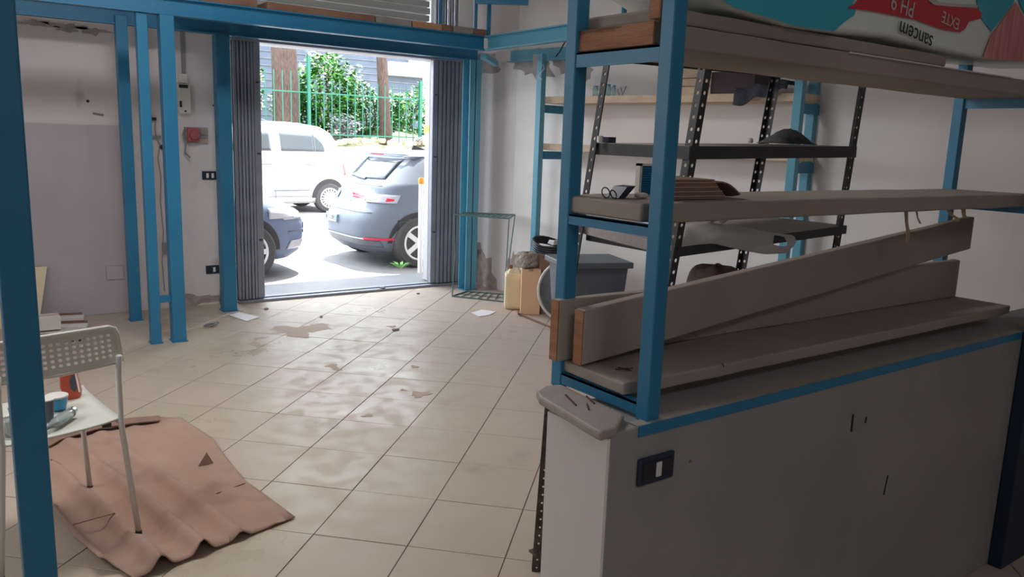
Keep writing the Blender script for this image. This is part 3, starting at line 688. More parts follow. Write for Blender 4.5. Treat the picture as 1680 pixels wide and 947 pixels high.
wpost(tB+.02, .03, .06, 0, 2.24, 'darker blue wall-side post at the right end of the wall shelves')
ZW = (1.822, 1.418)
for i, z in enumerate(ZW):
    tt = 'upper' if i == 0 else 'lower'
    m = MB(); n = 12; vs = []; R = random.Random(5+i)
    ptsb = []
    for k in range(n+1):
        t = tA+.02+(tB-.04-tA)*k/n
        for (of, zz) in ((OFF-.03, z), (.02, z), (.02, z+.058), (OFF-.03, z+.058)):
            g = R.uniform(-.003, .003); p = rw(t, of+g, zz+R.uniform(-.002, .002)); vs.append(p)
    fsx = [(0, 1, 2, 3), (n*4+3, n*4+2, n*4+1, n*4)]
    for k in range(n):
        for e in range(4): a1 = k*4+e; b1 = k*4+(e+1) % 4; fsx.append((a1, a1+4, b1+4, b1))
    m._add(vs, fsx)
    tag(m.build('wall_shelf_board', 'pale_wood', bevel=.003), '%s pale raw wood shelf along the right wall' % tt, 'shelf')
    for t, nm in ((tA+.02, 'left'), (tB-.02, 'right')):
        p, q = rw(t, OFF+.0, z-.045), rw(t, .03, z-.045)
        tag(MB().bar(p, q, .03, .07).build('shelf_bracket', 'blue_steel'), 'blue bracket under the %s end of the %s wall shelf' % (nm, tt), 'bracket')
# glass jars on the upper wall shelf
zj = ZW[0]+.058
for (x, w, h_, lb) in ((977, .05, .085, 'small clear glass jar, leftmost on the upper wall shelf'), (987, .045, .075, 'clear glass jar, second from the left on the upper wall shelf'), (997, .05, .095, 'taller bluish glass jar on the upper wall shelf'), (1006, .04, .085, 'bluish glass jar at the right of the jar row')):
    p = offw(x, 150, OFF-.10); t = (p-RW0).dot(RWD); c = rw(t, OFF-.10, zj)
    o = empty('glass_jar', c, lb, 'jar', 'glass jars on the upper wall shelf')
    MB().lathe(c, [(w*.42, 0), (w*.5, .01), (w*.5, h_*.75), (w*.4, h_*.85), (w*.42, h_)], 14).build('jar_body', 'jar_glass', o, smooth=True)
    MB().lathe(c+Vector((0, 0, h_*.9)), [(w*.44, 0), (w*.44, h_*.12)], 12).build('lid', 'cup_blue', o)
p = offw(1017, 150, OFF-.10); t = (p-RW0).dot(RWD); c = rw(t, OFF-.1, zj)
tag(MB().tube([c+Vector((0,0,.004)), c+Vector((-.02,.01,.05)), c+Vector((.01,0,.07)), c+Vector((.02,-.01,.01)), c+Vector((.03,-.04,.08))], .003, 5).build('bent_wire', 'black_plastic'), 'small bent black wire beside the glass jars', 'wire')
# wooden crate, dark box and folded cloth at the right of the upper wall shelf
def wbox(xa, xb, y0, off0, off1, zlo, zhi, name, mt, lb, cat, bevel=.003):
    ta = (offw(xa, y0, off0)-RW0).dot(RWD); tb = (offw(xb, y0, off0)-RW0).dot(RWD)
    b = [rw(ta, off0, zlo), rw(tb, off0, zlo), rw(tb, off1, zlo), rw(ta, off1, zlo)]; t2 = [Vector((v.x, v.y, zhi)) for v in b]
    return MB().hexa(b, t2), ta, tb
m, ta, tb = wbox(1113, 1166, 140, OFF-.05, .05, zj, zj+.19, '', '', '', '')
o = empty('wooden_crate', rw(tb, .2, zj), 'pale wooden crate end on the upper wall shelf', 'crate')
m.build('crate_body', 'pale_wood', o, bevel=.003)
for zz in (.06, .12): MB().bar(rw(ta, OFF-.045, zj+zz), rw(tb, OFF-.045, zj+zz), .006, .006).build('slat_gap', 'brown_wood', o)
m, ta, tb = wbox(1167, 1238, 140, OFF-.06, .05, zj, zj+.17, '', '', '', '')
o = empty('dark_box', rw(tb, .2, zj), 'dark maroon box beside the pale crate on the upper wall shelf', 'box')
m.build('box_body', 'dark_box', o, bevel=.003); MB().bar(rw(ta, OFF-.055, zj+.165), rw(tb, OFF-.055, zj+.165), .01, .012).build('lid_edge', 'white_plastic', o)
ta = (offw(1212, 150, OFF)-RW0).dot(RWD); tb = (offw(1300, 140, OFF)-RW0).dot(RWD)
def drape(u, v):
    t = ta+(tb-ta)*u; z = zj+.012+.05*u+.015*math.sin(14*u+2); off = OFF-.10+.17*min(1, v*1.6)
    if v > .6: z -= (v-.6)*.26*(1.05-.7*u)
    return rw(t, off+.008*math.sin(20*u+6*v), z+.012*math.sin(25*v))
tag(MB().grid(drape, 18, 12).build('dark_cloth', 'cloth_dark', smooth=True, solid=.006), 'folded dark blue cloth draped over the edge of the upper wall shelf', 'cloth')
# cables at the beam corner
tag(MB().tube([offw(888, 100, .34), offw(893, 112, .36), offw(884, 125, .36), offw(889, 131, .36)], .004, 5).build('loose_wire', 'white_switch'), 'short white wire dangling at the top of the wall shelf post', 'wire')
tag(MB().tube([ay(933, 62, 4.9), ay(925, 72, 4.9), ay(919, 84, 4.9), ay(912, 93, 4.9)], .005, 5).build('loose_wire', 'black_plastic'), 'black cable crossing the blue channel near the near shelf post', 'wire')

# ------------------------------------------------------------------ counter and blue shelving in front
Yf = 1.975*.6; zc = H+(.485-H)*.6
X0 = 1.895*.6
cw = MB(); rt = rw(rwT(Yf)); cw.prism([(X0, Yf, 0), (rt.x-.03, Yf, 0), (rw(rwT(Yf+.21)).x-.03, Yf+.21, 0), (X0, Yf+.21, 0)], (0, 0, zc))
counter = tag(cw.build('counter_wall', 'counter_plaster_shaded', bevel=.006), 'waist-high plastered counter wall in the right foreground', 'counter')
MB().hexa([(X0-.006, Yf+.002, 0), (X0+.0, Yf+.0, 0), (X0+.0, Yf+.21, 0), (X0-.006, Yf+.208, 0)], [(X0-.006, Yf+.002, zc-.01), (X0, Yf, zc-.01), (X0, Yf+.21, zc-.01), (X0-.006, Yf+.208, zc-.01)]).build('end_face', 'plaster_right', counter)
for (x, y, x2, y2, w) in ((1399, 680, 1396, 708, .006), (1421, 684, 1419, 694, .004), (1456, 780, 1449, 812, .003)):
    p, q = ay(x, y, Yf), ay(x2, y2, Yf); MB().bar(p+Vector((0,-.001,0)), q+Vector((0,-.001,0)), w, .004, (0, 1, 0)).build('scratch', 'black_plastic', counter)
q = ay(1132, 757, Yf); MB().lathe((q.x, Yf, q.z), [(.004, 0), (.003, .004)], 8, (0, -1, 0)).build('screw_hole', 'brown_wood', counter)
p = ay(1073, 767, Yf); plate((p.x, Yf, p.z), .112, .064, (.02,), 'black single switch plate on the counter front', y=Yf)
sl = MB(); z1 = H+(.512-H)*.6
prof = [(1.855, 2.01), (1.875, 1.985), (2.03, 1.985), (2.09, 2.03), (2.09, 2.50), (1.93, 2.50), (1.90, 2.47), (1.90, 2.43)]
prof = [az(885, 650, z1), az(880, 641, z1), az(895, 632, z1), az(922, 630, z1), az(1025, 680, z1), az(1018, 692, z1), az(1012, 702, z1), az(985, 709, z1), az(968, 700, z1)]
sl.prism([(v.x, v.y, z1-.022) for v in prof][::-1], (0, 0, .022))
slab = tag(sl.build('stone_slab', 'stone_slab', bevel=.006), 'dusty beige stone slab capping the left end of the counter', 'slab')
for (a1, b1, ln) in (((928, 648), (945, 665), 0), ((962, 650), (975, 662), 0), ((963, 663), (966, 672), 0)):
    p, q = az(*a1, z1+.002), az(*b1, z1+.002)
    tag(MB().tube([p, q], .0022, 6).build('rusty_nail', 'nail'), {928: 'rusty nail lying lengthwise on the stone slab', 962: 'shorter rusty nail on the slab near the blue rail', 963: 'bent nail tip standing on the stone slab'}[a1[0]] if a1 != (962, 650) else 'shorter rusty nail on the slab near the blue rail', 'nail')
# angle frame on the counter
zr0, zr1 = H+(.450-H)*.6, H+(.492-H)*.6
o = empty('steel_shelving', (2.2, 1.35, zr0), 'blue welded steel frame carrying the thick shelf boards', 'shelving')
fr_o = o
w = .063*.6
def col(x, y, z0, z1, nm='post'):
    MB().box(x*.6, x*.6+w, y*.6, y*.6+w, z0, z1).build(nm, 'blue_steel', fr_o, bevel=.003)
zt = 3.29
col(2.09, 1.99, zr0+.004, zt); col(2.09, 2.50, .9-.012, zt); col(5.245, 2.52, zc, zt)
MB().box(5.30*.6, 5.30*.6+w, 1.965*.6, 1.965*.6+w, 0.0, zt) if 0 else None
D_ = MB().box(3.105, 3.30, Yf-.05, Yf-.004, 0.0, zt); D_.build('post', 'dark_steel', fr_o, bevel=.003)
# angle running along the counter front
MB().box(2.03*.6, 3.10, Yf-.004, Yf-.0005, zr0, zr1).build('front_angle', 'blue_steel', fr_o)
MB().box(2.03*.6, 3.10, Yf-.0005, Yf+.03, zc, zc+.004).build('front_angle', 'old_wood', fr_o)
for (za, zb_) in ((.500, .545), (1.172, 1.212), (1.785, 1.840)):
    za, zb_ = H+(za-H)*.6, H+(zb_-H)*.6
    MB().box(2.095*.6, 2.095*.6+.006, 2.05*.6, 2.51*.6, za, zb_).build('side_rail', 'blue_steel', fr_o); MB().box(2.095*.6, 2.095*.6+.03, 2.05*.6, 2.51*.6, zb_-.004, zb_).build('side_rail', 'blue_steel', fr_o)
    if za > .95: MB().box(5.26*.6, 5.26*.6+.012, 2.0*.6, 2.53*.6, za, zb_).build('side_rail', 'blue_steel', fr_o)
def bd(x0, x1, y0, y1, z0, z1, label, mt='old_wood', rnd=.006, sag=0):
    a1, b1 = S6(x0, y0, z0), S6(x1, y1, z1)
    return tag(board_mesh(a1.x, b1.x, a1.y, b1.y, a1.z, b1.z, 18, .0012, sag, rnd).build('scaffold_board', mt, bevel=.005), label, 'board')
bd(2.105, 5.37, 2.125, 2.53, .546, .60, 'thick dusty scaffold board resting low on the counter frame')
bd(2.105, 5.40, 2.095, 2.56, 1.213, 1.288, 'thick grey scaffold board at mid height, cardboard stack on it')
b3 = bd(2.115, 5.40, 2.095, 2.53, 1.842, 1.925, 'thick scaffold board at the top, below the cement bag')
bd(2.165, 4.2, 2.12, 2.6, 1.93, 1.985, 'second brown board stacked on the topmost scaffold board')
# fresh-cut ends of the top boards
a1 = S6(2.112, 2.10, 1.845); b1 = S6(2.112, 2.545, 1.925)
MB().box(a1.x-.004, a1.x+.003, a1.y, b1.y, a1.z, b1.z).build('cut_end', 'cut_wood', b3, bevel=.002)
tag(MB().box(S6(2.09,0,0).x-.0, S6(2.16,0,0).x, S6(0,2.06,0).y+.0, S6(0,2.115,0).y, S6(0,0,1.93).z, S6(0,0,2.10).z).build('wood_block', 'cut_wood', bevel=.003), 'upright reddish wood block beside the top of the near shelf post', 'wood block')
# planks on edge
def edge_plank(x0, x1, y0a, y0b, th, za0, za1, zb0, zb1, label, endl):
    A = [S6(x0, y0a, za0), S6(x1, y0b, zb0)]; B = [S6(x0, y0a, za1), S6(x1, y0b, zb1)]; t = Vector((0, th*.6, 0)); n = 12; vs = []; R = random.Random(int(za1*100))
    for k in range(n+1):
        f = k/n; p = A[0].lerp(A[1], f); q = B[0].lerp(B[1], f); j = lambda: Vector((0, R.uniform(-.0012, .0012), R.uniform(-.0012, .0012)))
        vs += [p+j(), p+t+j(), q+t+j(), q+j()]
    fsx = [(0, 1, 2, 3), (n*4+3, n*4+2, n*4+1, n*4)]
    for k in range(n):
        for e in range(4): a_ = k*4+e; b_ = k*4+(e+1) % 4; fsx.append((a_, a_+4, b_+4, b_))
    m = MB(); m._add(vs, fsx); o = tag(m.build('edge_plank', 'old_wood', bevel=.004), label, 'plank')
    p, q = A[0], B[0]; MB().hexa([p+Vector((-.003, .001, .001)), p+Vector((.0005, .001, .001)), p+Vector((.0005, th*.6-.001, .001)), p+Vector((-.003, th*.6-.001, .001))], [q+Vector((-.003, .001, -.002)), q+Vector((.0005, .001, -.002)), q+Vector((.0005, th*.6-.001, -.002)), q+Vector((-.003, th*.6-.001, -.002))]).build('cut_end', endl, o)
    return o
edge_plank(2.06, 5.33, 2.49, 2.45, .05, .602, .862, .602, .84, 'rear plank on edge lying flat along the low board', 'cut_wood')
edge_plank(2.10, 5.33, 2.38, 2.40, .055, .606, .836, .92, 1.121, 'front plank on edge, slanting up to the right', 'cut_wood')
# nails and bits on the low board
zb = H+(.60-H)*.6
for i, (a1, b1) in enumerate((((1010, 606), (1038, 604)), ((1014, 603), (1036, 608)), ((1185, 597), (1188, 602)), ((1136, 600), (1141, 597)))):
    if i == 3: break
    p, q = az(*a1, zb+.003), az(*b1, zb+.003)
    tag(MB().tube([p, q], .0016, 6).build('rusty_nail', 'nail'), ('nail lying on the low board behind the near post', 'second nail crossing it on the low board', 'tiny nail on the low board right of the near post')[i], 'nail')
# things on the middle board
zm = H+(1.29-H)*.6
o = empty('cardboard_stack', (1.6, 1.35, zm), 'stack of flattened brown cardboard on the middle board', 'cardboard stack')
A, B = az(1098, 322, zm), az(1196, 331, zm)
A, B = ay(1096, 322, 1.305), ay(1195, 328, 1.305); A2 = ay(1096, 300, 1.50).x
for k in range(9):
    z0 = zm+.001+k*.0052; dx = -.004*k+random.uniform(-.004, .004); xa, xb = A.x, B.x-.005+dx*1.0
    MB().hexa([(xa, 1.305+.002*k, z0), (xb, 1.305+.002*k, z0), (xb+.05, 1.50, z0), (A2, 1.50, z0)], [(xa, 1.305+.002*k, z0+.0044), (xb, 1.305+.002*k, z0+.0044), (xb+.05, 1.50, z0+.0044), (A2, 1.50, z0+.0044)]).build('cardboard_sheet', 'cardboard' if k % 2 else 'cardboard_dark', o)
def flap(u, v): return Vector((B.x-.035+.11*u, 1.33+.15*v, zm+.038-.030*u*u+.006*math.sin(6*v+3*u)))
MB().grid(flap, 8, 6).build('torn_flap', 'cardboard_dark', o, solid=.004)
p = ay(1012, 317, 1.40); zt_ = zm
o = empty('tape_ring', (p.x, 1.40, zm), 'small wire ring and dark flap tool on the middle board', 'tool')
MB().tube([Vector((p.x-.035, 1.40, zm+.012))+Vector((.012*math.cos(t), .004*math.sin(t), .012*math.sin(t))) for t in [k*PI/6 for k in range(12)]], .0015, 5, True).build('ring', 'black_plastic', o)
MB().tube([Vector((p.x-.02, 1.39, zm+.009))+Vector((.009*math.cos(t), .005*math.sin(t), .009*math.sin(t))) for t in [k*PI/6 for k in range(12)]], .0015, 5, True).build('ring', 'black_plastic', o)
MB().hexa([(p.x-.008, 1.385, zm), (p.x+.014, 1.385, zm), (p.x+.014, 1.43, zm), (p.x-.008, 1.43, zm)], [(p.x+.018, 1.385, zm+.026), (p.x+.046, 1.385, zm+.028), (p.x+.046, 1.43, zm+.028), (p.x+.018, 1.43, zm+.026)]).build('flap', 'navy_plastic', o)
p, q = ay(1046, 268, 1.47), ay(1075, 315, 1.47)
o = empty('louvre_grille', ((p.x+q.x)/2, 1.47, zm), 'small dark louvred grille in a white frame behind the near post', 'grille')
MB().box(p.x, p.x+.008, 1.46, 1.475, zm, p.z).build('frame_side', 'white_plastic', o); MB().box(q.x-.006, q.x, 1.46, 1.475, zm, p.z).build('frame_side', 'white_plastic', o); MB().box(p.x, q.x, 1.46, 1.475, p.z-.006, p.z).build('frame_top', 'white_plastic', o)
nn = 12
for k in range(nn):
    z0 = zm+(p.z-zm-.008)*k/nn; MB().hexa([(p.x+.008, 1.462, z0), (q.x-.006, 1.462, z0), (q.x-.006, 1.466, z0), (p.x+.008, 1.466, z0)], [(p.x+.008, 1.468, z0+.008), (q.x-.006, 1.468, z0+.008), (q.x-.006, 1.472, z0+.008), (p.x+.008, 1.472, z0+.008)]).build('louvre', 'blue_steel', o)
MB().box(p.x+.006, q.x, 1.472, 1.475, zm, p.z-.006).build('back_panel', 'navy_plastic', o)
p = ay(1052, 318, 1.38); tag(MB().grid(sk(p.x, 1.38, zm+.006, .016, .012, .006), 12, 8, True).build('putty_lump', 'white_plastic', smooth=True), 'small pale lump at the foot of the louvred grille', 'lump')
# torn tape hanging below the middle board
zbm = H+(1.213-H)*.6
def strip(pts, Y, w, label):
    m = MB(); L_ = [ay(x, y, Y) for x, y in pts]; L_[0].z = max(L_[0].z, zbm+.0)
    vs = []; 
    for i, p in enumerate(L_): vs += [p+Vector((-w/2, 0, 0)), p+Vector((w/2, .003*(i % 2), 0))]
    m._add(vs, [(2*i, 2*i+1, 2*i+3, 2*i+2) for i in range(len(L_)-1)])
    return tag(m.build('torn_tape', 'tape', solid=.0015), label, 'tape', 'torn tape under the middle board')
strip([(1486, 349), (1488, 365), (1490, 382), (1489, 397)], 1.30, .022, 'longest strip of torn yellow tape under the middle board')
strip([(1503, 348), (1506, 357), (1510, 367)], 1.30, .012, 'short torn tape strip right of the longest strip')
strip([(1556, 346), (1562, 353), (1570, 358), (1571, 364)], 1.28, .030, 'crumpled torn tape near the right end of the middle board')
strip([(1580, 345), (1582, 352), (1583, 358)], 1.28, .030, 'last crumpled tape scrap at the right end of the middle board')
# cement bag on the top boards
YB_ = 1.255; ztop = H+(1.985-H)*.6
bag = empty('cement_bag', (2.6, 1.35, ztop), 'blue and pale printed cement bag lying on the top board', 'bag')
low = [(1150, -22), (1200, 14), (1260, 32), (1300, 45), (1380, 55), (1460, 62), (1540, 82), (1610, 97), (1700, 103), (1780, 112)]
low3 = [ay(x, y, YB_) for x, y in low]
def lowpt(u):
    k = min(len(low3)-1.001, u*(len(low3)-1)); i = int(k); return low3[i].lerp(low3[i+1], k-i)
ztopbag = 2.02
def bagf(u, v):                 # v: 0 bottom back .. front .. top back
    p = lowpt(u); t = v*PI; hh = ztopbag-p.z; bul = .03*math.sin(PI*v)**.35
    z = p.z+hh*(.5-.5*math.cos(t)) if 0 else p.z+hh*max(0, min(1, (v-.22)/.56))
    if v < .22: y = YB_+.30*(1-v/.22)**1.0; z = p.z+.012*(1-v/.22)
    elif v > .78: y = YB_+.30*((v-.78)/.22); z = ztopbag
    else: y = YB_-.004*math.sin(PI*(v-.22)/.56)
    return Vector((p.x, y, z))
MB().grid(bagf, 36, 30).build('bag_skin', 'bag_print', bag, smooth=True)
def decal(pts, mt, nm, dy=.006):
    m = MB(); P = [ay(x, y, YB_-dy) for x, y in pts]; m.prism(P, (0, -.0008, 0)); return m.build(nm, mt, bag)
decal([(1158, -16), (1205, 12), (1262, 29), (1302, 42), (1368, 52), (1385, 36), (1402, 24), (1404, 14), (1398, 5), (1415, -14), (1420, -80), (1150, -80)], 'bag_blue', 'blue_print')
decal([(1390, 13), (1403, 6), (1415, -12), (1520, -12), (1530, 8), (1550, 10), (1604, 14), (1611, 22), (1608, 31), (1590, 35), (1583, 48), (1575, 53), (1545, 48), (1500, 32), (1460, 24), (1430, 18)], 'bag_red', 'red_flash', .0085)
decal([(1522, 0), (1532, 8), (1560, 11), (1603, 12), (1606, 8), (1565, 6), (1540, 3), (1530, -4)], 'bag_white', 'white_streak', .011)
decal([(1612, 96), (1625, 60), (1645, 32), (1665, 4), (1672, 12), (1690, 50), (1700, 101)], 'bag_pink', 'pink_cone', .0085)
decal([(1600, -12), (1660, -12), (1664, 2), (1645, 28), (1626, 52), (1610, 30), (1604, 8)], 'bag_blue', 'blue_print', .007)
decal([(1668, -12), (1720, -12), (1720, 60), (1694, 50), (1675, 10)], 'bag_blue', 'blue_print', .007)
def meshed(o):                    # turn a text object into a plain mesh object
    bpy.context.view_layer.update(); me = bpy.data.meshes.new_from_object(o); n = bpy.data.objects.new(o.name.split('.')[0], me); C.objects.link(n)
    n.parent = o.parent; n.matrix_local = o.matrix_local.copy(); bpy.data.objects.remove(o); return n
def text(body, xy, size, mt, rot=PI, dy=.010, name='lettering', font_scale=1.0, slope=.19):
    c = bpy.data.curves.new(name, 'FONT'); c.body = body; c.size = size; c.extrude = .0004; c.align_x = 'CENTER'; c.align_y = 'CENTER'; c.space_character = font_scale
    c.materials.append(MT[mt]); o = bpy.data.objects.new(name, c); C.objects.link(o); o.parent = bag
    p = ay(*xy, YB_-dy)
    o.matrix_local = Matrix.Translation(p-WO[bag.name]) @ Matrix.Rotation(slope, 4, 'Y') @ Matrix.Rotation(PI/2, 4, 'X') @ Matrix.Rotation(rot, 4, 'Z')
    return meshed(o)
text('sancem', (1503, 58), .062, 'bag_ink', slope=.13)
text('PH 9', (1482, 8), .060, 'bag_white', slope=.10, dy=.011)
text('EXTE', (1560, 33), .046, 'bag_white', slope=.12, dy=.011)
p, q = ay(1394, 86, 1.25), ay(1662, 128, 1.25)
tag(MB().bar(p, q, .004, .003).build('white_strip', 'white_switch'), 'thin white strip lying along the edge of the top board', 'strip')

# angle iron leaning behind the counter end
o = empty('leaning_angle', (1.62, 2.05, 0), 'rusty perforated angle iron leaning behind the end of the counter', 'angle iron')
p = az(873, 938, 0); q = ay(896, 655, p.y+.02)
angle_iron('bar', p, q, .030, 'rust_angle', o, (.8, -.6, 0), (.6, .8, 0), .03, .004)
MB().box(p.x+.005, p.x+.05, p.y-.01, p.y+.03, .06, .068).build('clip', 'rust_angle', o)

# ------------------------------------------------------------------ bins and boxes by the right wall
def rbox(c, w, d, h, ang, mt, parent=None, name='box', taper=1.0, bevel=.004):
    u = Vector((math.cos(ang), math.sin(ang), 0)); v = Vector((-math.sin(ang), math.cos(ang), 0)); c = Vector(c)
    b = [c+u*sx*w/2+v*sy*d/2 for sx, sy in ((-1,-1),(1,-1),(1,1),(-1,1))]; t_ = [c+u*sx*w/2*taper+v*sy*d/2*taper+Vector((0,0,h)) for sx, sy in ((-1,-1),(1,-1),(1,1),(-1,1))]
    return MB().hexa(b, t_).build(name, mt, parent, bevel=bevel)
o = empty('storage_bin', (4.0, 4.45, 0), 'large dark grey plastic bin behind the blue shelving', 'bin')
cb = ay(985, 470, 4.55); cb = Vector((3.98, 4.50, 0)); ang = -.35
rbox(cb, .40, .34, .62, ang, 'grey_plastic', o, 'bin_body', 1.22, .02)
rbox(cb+Vector((0,0,.60)), .54, .46, .045, ang, 'grey_plastic', o, 'rim', 1.0, .008)
rbox(cb+Vector((.23, -.10, .46)), .05, .12, .12, ang, 'navy_plastic', o, 'handle', 1.0, .006)
o = empty('jerry_can', (4.22, 5.83, 0), 'pale yellow plastic jerry can beside the orange cardboard box', 'canister')
cj = Vector((4.235, 5.78, 0)); rbox(cj, .17, .22, .33, -.6, 'jerry', o, 'body', .97, .03)
rbox(cj+Vector((0,0,.325)), .12, .16, .035, -.6, 'jerry', o, 'shoulder', .7, .01)
MB().lathe(cj+Vector((-.03, .03, .36)), [(.025, 0), (.025, .03), (.022, .032)], 12).build('cap', 'box_brown', o)
cbx = Vector((4.25, 5.55, 0))
o = empty('tall_carton', cbx, 'tall orange-tan cardboard box under the grey foam block', 'box')
rbox(cbx, .17, .20, .40, -.62, 'box_orange', o, 'carton', 1.0, .006)
MB().bar(cbx+Vector((-.08,-.09,.401)), cbx+Vector((.09,.08,.401)), .04, .002).build('tape', 'tape', o)
cfo = az(862, 436, .44); cfo = Vector((4.22, 5.52, .402))
m = MB(); R = random.Random(9)
def fo(u, v): 
    p = sk(4.22, 5.57, .470, .105, .085, .068)(u, v); return p+Vector((R.uniform(-.006,.006), R.uniform(-.006,.006), R.uniform(-.005,.005)))
tag(MB().grid(fo, 22, 12, True).build('foam_block', 'foam_grey'), 'rough grey broken block resting on the tall orange box', 'block')
cb2 = Vector((4.46, 5.52, 0)); o = empty('brown_carton', cb2, 'brown cardboard box behind the round grey disc', 'box')
rbox(cb2, .24, .30, .515, -.62, 'box_brown', o, 'carton', 1.0, .005); 
MB().prism([cb2+Vector((-.10, -.17, .515)), cb2+Vector((.10, -.02, .515)), cb2+Vector((.13, -.10, .50)), cb2+Vector((-.06, -.24, .50))], (0, 0, .004)).build('flap', 'box_brown', o)
# coil of black hose on top
o = empty('hose_coil', cb2+Vector((0,0,.52)), 'coil of black hose lying on the brown box', 'hose')
cc = cb2+Vector((-.04, -.03, .545)); pts = []
for k in range(74):
    t = k*PI/9; rr = .175-.002*(k//18)+.006*math.sin(3*t); pts.append(cc+Vector((rr*math.cos(t)*.95, rr*math.sin(t), .018*(k//18)+.06*max(0, math.sin(t-.2)))))
MB().tube(pts, .010, 7).build('hose', 'black_plastic', o, smooth=True)
tag(MB().hexa([cb2+Vector((-.04,-.05,.60)), cb2+Vector((.06,-.03,.60)), cb2+Vector((.05,.04,.61)), cb2+Vector((-.05,.02,.61))], [cb2+Vector((-.03,-.05,.645)), cb2+Vector((.04,-.04,.66)), cb2+Vector((.05,.04,.63)), cb2+Vector((-.03,.02,.64))]).build('paper_scrap', 'paper'), 'crumpled cream paper scrap caught in the hose coil', 'paper')
# round disc with white rim
dc = ax(935, 468, 4.32); dn = Vector((-.80, -.58, .14)).normalized(); dc = Vector((4.275, 5.06, .272))
o = empty('round_disc', (4.275, 5.06, 0), 'large round grey disc with a white rim leaning on the boxes', 'disc')
MB().lathe(dc, [(.245, 0), (.247, .008), (.10, .012)], 48, dn).build('face', 'disc_grey', o)
u_ = dn.orthogonal().normalized(); w_ = dn.cross(u_)
MB().tube([dc+dn*.006+(u_*math.cos(t)+w_*math.sin(t))*.258 for t in [k*PI/28 for k in range(56)]], .013, 8, True).build('rim', 'disc_rim', o, smooth=True)
# stick and papers on the floor
p, q = az(851, 515, .012), az(912, 540, .012)
o = empty('floor_stick', p, 'thin brown stick with a bent tip on the floor by the boxes', 'stick')
MB().tube([p, p.lerp(q, .5), q], .008, 6).build('rod', 'brown_wood', o); MB().tube([p+Vector((-.03, -.04, .01)), p+Vector((.01, .02, 0)), p+Vector((.03, .06, .012))], .010, 6).build('tip', 'brown_wood', o)
def sheet(pts, label, zc_=.002):
    P = [az(x, y, 0) for x, y in pts]; m = MB(); m.prism([(v.x, v.y, zc_) for v in P], (0, 0, .003)); return tag(m.build('envelope', 'paper'), label, 'paper')
sheet([(376, 518), (392, 513), (426, 521), (405, 528)], 'white envelope on the floor near the left gate post')
sheet([(773, 514), (790, 509), (814, 512), (802, 518), (785, 520)], 'white paper on the floor in front of the wire stand')
o = empty('cable_scraps', az(345, 534), 'small tangle of cable scraps on the floor by the paired posts', 'scraps')
c = az(345, 534, .01)
for k in range(3): MB().tube([c+Vector((.02*k-.05, .03*math.sin(k*2), .0)), c+Vector((.03*k, -.02, .02)), c+Vector((.05, .02*k, .01)), c+Vector((.03*k-.02, .05, .0))], .006, 5).build('scrap', 'conduit', o)
for i, (x, y, r) in enumerate(((437, 507, .018), (649, 541, .03), (527, 520, .012), (686, 482, .016))):
    c = az(x, y, .006); R = random.Random(i)
    tag(MB().grid(sk(c.x, c.y, .008, r, r*.6, .007), 10, 6, True).build('rubble_crumb', 'stain'), ('dark crumb on the floor by the left gate foot', 'flat brown crumb on the tiles in the lit lane', 'tiny grey crumb on the tiles near the doorway', 'brown crumb near the right end of the gate track')[i], 'rubble')
# dirt smears, thin dried mud on the tiles
def smear(px, py, rx, ry, seed, lab):
    c = az(px, py); m = MB(); P = ragged(lambda a, b: Vector((a, b, .0008)), c.x, c.y, rx, ry, 30, seed, .55); m.prism(P, (0, 0, .0004+.0001*(seed-20))); return m.build('mud_smear', 'smear', floor)
mat('smear', (0.46, 0.35, 0.28), 0.8, (0.49, 0.38, 0.30), 12.0)
for (x, y, rx, ry, sd) in ((490, 542, .20, .17, 21), (527, 535, .06, .10, 22), (545, 601, .035, .05, 23), (553, 606, .02, .03, 24), (690, 647, .06, .045, 25), (603, 682, .03, .02, 26), (661, 640, .012, .02, 27), (643, 536, .03, .03, 28), (680, 602, .02, .03, 29)):
    smear(x, y, rx, ry, sd, '')

# ------------------------------------------------------------------ wire stand
o = empty('wire_stand', (4.25, 6.3, 0), 'slim green wire stand with grid top beside the doorway post', 'stand')
bt = [Vector(v) for v in ((4.002, 6.454, .006), (4.262, 6.60, .006), (4.515, 6.308, .006), (4.296, 6.018, .006))]
tp = [Vector(v) for v in ((4.03, 6.49, .785), (4.272, 6.63, .785), (4.60, 6.30, .785), (4.315, 6.00, .785))]
def wiregrid(Q, name, n1, n2):
    MB().tube(Q, .007, 6, True).build(name+'_frame', 'wire_green', o)
    for k in range(1, n1): f = k/n1; MB().tube([Q[0].lerp(Q[3], f), Q[1].lerp(Q[2], f)], .005, 5).build('cross_wire', 'wire_green', o)
    for k in range(1, n2): f = k/n2; MB().tube([Q[0].lerp(Q[1], f), Q[3].lerp(Q[2], f)], .004, 5).build('cross_wire', 'wire_green', o)
wiregrid(bt, 'base', 6, 2); wiregrid(tp, 'top', 9, 3)
for a1, b1, bend in ((bt[0], tp[0], .02), (bt[2], tp[2], 0), (bt[3], tp[3], .004)):
    MB().tube([a1, a1.lerp(b1, .5)+Vector((bend, 0, 0)), b1], .005, 6).build('leg', 'wire_green', o)

